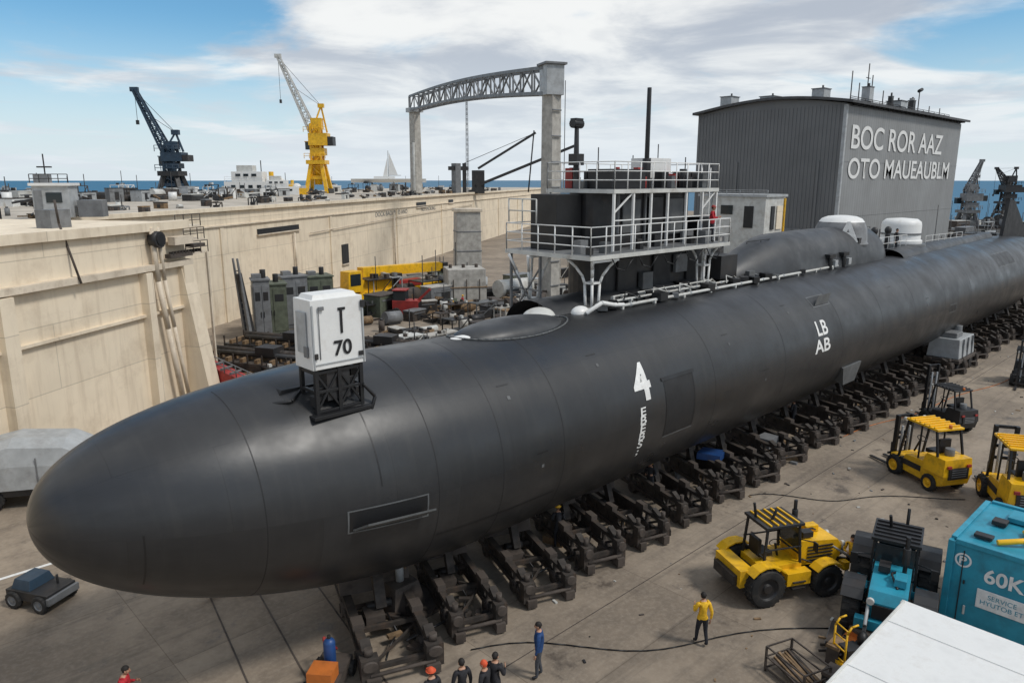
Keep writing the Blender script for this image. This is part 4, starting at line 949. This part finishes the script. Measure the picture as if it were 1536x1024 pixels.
b.box((1.15,0,.55),(.15,1.5,.3),'grey'); b.cyl((.6,.3,.8),(.6,.3,1.2),.05,'dk'); b.build('tow_cart',(4.0,27.3,0),-60,.03,scale=.8)
b=B()
for i in range(24):
    b.box((random.uniform(-1.5,1.5),random.uniform(-1,1),.15+random.uniform(0,.2)),(random.uniform(.2,.8),.15,.15),random.choice(['red','rust2','rust','wood','red']),rot=(0,0,random.uniform(0,180)))
b.build('timber_offcuts',(9.6,24,0),0)
b=B(); b.box((0,0,1.7),(3.4,2,1.3),'ltgrey',tx=.92,ty=.9); b.box((0,0,.9),(3.8,2.2,.25),'rust2'); b.box((-.6,0,2.5),(1.3,1.2,.4),'grey'); b.cyl((1,0,2.3),(1,0,2.9),.3,'grey')
for x in (-1.3,1.3):
    for y in (-.9,.9): b.cyl((x,y-.1,.4),(x,y+.1,.4),.4,'dk',n=16)
for x in (-1,0,1): b.box((x,-1.0,1.7),(.08,.12,1.3),'grey')
b.build('tank_trolley',(61.5,16.2,0),0,.04,scale=1.1); 
b=B(); b.box((0,0,.8),(3,1.8,1),'rust2'); b.box((0,0,1.5),(2,1.4,.6),'dk'); b.box((0,0,.2),(3.3,2,.3),'rust2'); b.cyl((.8,0,1.8),(.8,0,2.4),.15,'dk'); b.box((-.9,-.2,1.5),(.6,.8,.5),'orange'); b.build('pump_unit',(79,14,0),0,.04)

# ------------------------------------------------------------------ people
def skin_mesh(V,E,Rd,root,sub=1):
    me=bpy.data.meshes.new('s'); me.from_pydata([Vector(v) for v in V],E,[]); o=bpy.data.objects.new('s',me); COL.objects.link(o)
    sk=o.modifiers.new('k','SKIN'); sk.use_smooth_shade=True
    for i,r in enumerate(Rd):
        d=me.skin_vertices[0].data[i]; d.radius=r if isinstance(r,tuple) else (r,r); d.use_root=(i==root)
    s_=o.modifiers.new('u','SUBSURF'); s_.levels=sub; s_.render_levels=sub
    dg=bpy.context.evaluated_depsgraph_get(); out=bpy.data.meshes.new_from_object(o.evaluated_get(dg)); bpy.data.objects.remove(o)
    for p in out.polygons: p.use_smooth=True
    return out
def hand_mesh():
    V=[(0,0,0),(.045,0,0),(.085,0,0)];E=[(0,1),(1,2)];Rd=[(.028,.02),(.038,.016),(.036,.014)]
    parts=[(V,E,Rd)]
    for i,(y,l) in enumerate(((.030,.070),(.010,.080),(-.010,.074),(-.029,.058))):
        parts.append(([(.075,y,0),(.09+l*.4,y*1.1,-.006),(.09+l*.75,y*1.12,-.022),(.09+l*.9,y*1.12,-.042)],[(0,1),(1,2),(2,3)],[.0095,.009,.0085,.007]))
    parts.append(([(.02,.025,0),(.05,.055,-.008),(.08,.066,-.018)],[(0,1),(1,2)],[.013,.011,.009]))
    return [skin_mesh(v,e,r,0,1) for v,e,r in parts]
HAND=hand_mesh()
def person(name,loc,rz,shirt,pants,arms='down',hat=None,stride=.0,lean=0.,hairm='hair',scale=1.):
    b=B(); s_=stride
    J={'pel':(0,0,.95),'wst':(.0,0,1.10),'chs':(.01+lean*.4,0,1.30),'nkb':(.0+lean*.7,0,1.46),'nkt':(.015+lean*.9,0,1.56)}
    shL=Vector((lean*.6,.185,1.42)); shR=Vector((lean*.6,-.185,1.42))
    A={'down':((.02,.25,1.13),(.08,.26,.89)),'fwd':((.05,.25,1.17),(.27,.17,1.22)),'up':((.1,.28,1.25),(.25,.22,1.48)),'hip':((-.06,.36,1.18),(.03,.2,1.0)),'back':((-.08,.26,1.14),(-.06,.24,.9))}
    al,ar=(arms,arms) if isinstance(arms,str) else arms
    eL,wL=[Vector(q) for q in A[al]]; eR,wR=[Vector((q[0],-q[1],q[2])) for q in A[ar]]
    V=[J['pel'],J['wst'],J['chs'],J['nkb'],J['nkt'],shL,eL,wL,shR,eR,wR,
       (0,.095,.88),(s_*.45+.03,.11,.5),(s_,.115,.10),(s_+.15,.125,.045),
       (0,-.095,.88),(-s_*.3+.03,-.11,.5),(-s_*.95-.02,-.115,.10+abs(s_)*.2),(-s_*.95+.13,-.125,.045+abs(s_)*.08)]
    E=[(0,1),(1,2),(2,3),(3,4),(3,5),(5,6),(6,7),(3,8),(8,9),(9,10),(0,11),(11,12),(12,13),(13,14),(0,15),(15,16),(16,17),(17,18)]
    Rd=[(.155,.115),(.145,.105),(.175,.12),(.11,.085),.055,.075,.052,.034,.075,.052,.034,.098,.066,.047,.045,.098,.066,.047,.045]
    me=skin_mesh(V,E,Rd,0,2)
    def mf(p):
        c=p.center
        if c.z>1.515 and abs(c.y)<.1: return 'skin'
        if c.z<.095+abs(s_)*.1: return 'black'
        if c.z>.93: return shirt
        if abs(c.y)>.19 and c.z>.8: return shirt
        return pants
    b.mesh(me,Matrix(),mf)
    for w_,e_,sg in ((wL,eL,1),(wR,eR,-1)):
        x=(w_-e_).normalized(); y=Vector((1,0,.0)) if abs(x.x)<.8 else Vector((0,0,1)); y=(y-x*y.dot(x)).normalized(); z=x.cross(y)*(-sg)
        y2=y; mx=Matrix(((x.x,y2.x,z.x,w_.x+x.x*.01),(x.y,y2.y,z.y,w_.y+x.y*.01),(x.z,y2.z,z.z,w_.z+x.z*.01),(0,0,0,1)))
        for h in HAND: b.mesh(h,mx,'skin')
    hx=J['nkt'][0]+.02; hz=1.665; c=Vector((hx,0,hz)); seg,rg=20,16; rs=[]
    for k in range(rg+1):
        a=-math.pi/2+math.pi*k/rg; row=[]
        for i in range(seg):
            t=2*math.pi*i/seg; dx,dy,dz=math.cos(a)*math.cos(t),math.cos(a)*math.sin(t),math.sin(a)
            rx=.098; ry=.078
            if dz<-.2: ry*=1-.25*(-dz-.2); rx*=1-.1*(-dz-.2)
            x=dx*rx; y=dy*ry; z=dz*.118
            if dx>.75 and abs(dy)<.3 and -.35<dz<.15: x+=.022*(1-abs(dy)/.3)*(1 if dz<-.05 else .5)
            if dx>.7 and .1<abs(dy)<.5 and -.05<dz<.2: x-=.006
            row.append(b.bm.verts.new(c+Vector((x,y,z))))
        rs.append(row)
    for k in range(rg):
        for i in range(seg):
            t=2*math.pi*(i+.5)/seg; zc=-math.pi/2+math.pi*(k+.5)/rg
            front=math.cos(t)*math.cos(zc)
            m='skin' if (front>.25 and math.sin(zc)<.55) or math.sin(zc)<-.45 else hairm
            b.face([rs[k][i],rs[k][(i+1)%seg],rs[k+1][(i+1)%seg],rs[k+1][i]],m,True)
    for y in (-.03,.03): b.sphere(c+Vector((.086,y,.008)),(.012,.013,.008),'black',8,6)
    b.box(c+Vector((.092,0,-.055)),(.012,.045,.009),'rshirt'); 
    for y in (-.08,.08): b.sphere(c+Vector((0,y,-.005)),(.022,.012,.034),'skin',8,6)
    b.sphere(c+Vector((-.012,0,.018)),(.105,.088,.115),hairm,16,8,z0=.1)
    b.lathe([(.075,0),(.085,.02),(.07,.05),(.064,.03)],(J['nkb'][0],0,1.475),(0,0,1),shirt,14)
    if hat:
        b.sphere(c+Vector((-.005,0,.03)),(.122,.105,.115),hat,18,8,z0=.0)
        b.lathe([(.10,0),(.135,-.004),(.137,.006),(.10,.012)],c+Vector((.01,0,.035)),(0,0,1),hat,18)
        b.box(c+Vector((.12,0,.036)),(.08,.12,.012),hat)
    return b.build(name,loc,rz,scale=scale,recalc=True)
person('man_in_yellow_jacket',(18.1,10.5,0),55,'yshirt','jeans',('fwd','back'),None,.14)
person('man_in_blue_jacket',(13.4,12.9,0),130,'bshirt','greyc','down',None,.05)
person('bystander',(10.75,13.15,0),70,'dshirt','jeans','down')
person('bystander',(11.15,12.7,0),110,'dshirt','jeans','down',None,hairm='orangec')
person('bystander',(11.55,12.75,0),20,'dshirt','greyc','fwd')
person('bystander',(9.95,13.4,0),80,'dshirt','jeans','down','orangec')
person('man_in_red_jacket',(4.2,19.0,0),-30,'rshirt','jeans','fwd',None,0,.1)
person('worker',(25.2,8.9,0),200,'yshirt','jeans','fwd',None)
for (x,y,rz,sh,ht) in ((19.4,17.7,60,'dshirt','yellow'),(25.8,18.0,200,'dshirt','yellow'),(39.5,17.9,90,'dshirt','yellow')):
    person('dock_worker',(x,y,0),rz,sh,'jeans','fwd',ht,0,.08)
person('yard_worker',(48.5,60,0),-100,'yshirt','jeans','down','white'); person('yard_worker',(50.8,61,0),-60,'rshirt','jeans','down','yellow')
person('deck_worker',(58.4,19.9,8.72),-100,'dshirt','jeans','down',None); person('deck_worker',(32.2,19.5,11.01),-60,'rshirt','jeans','fwd','red')
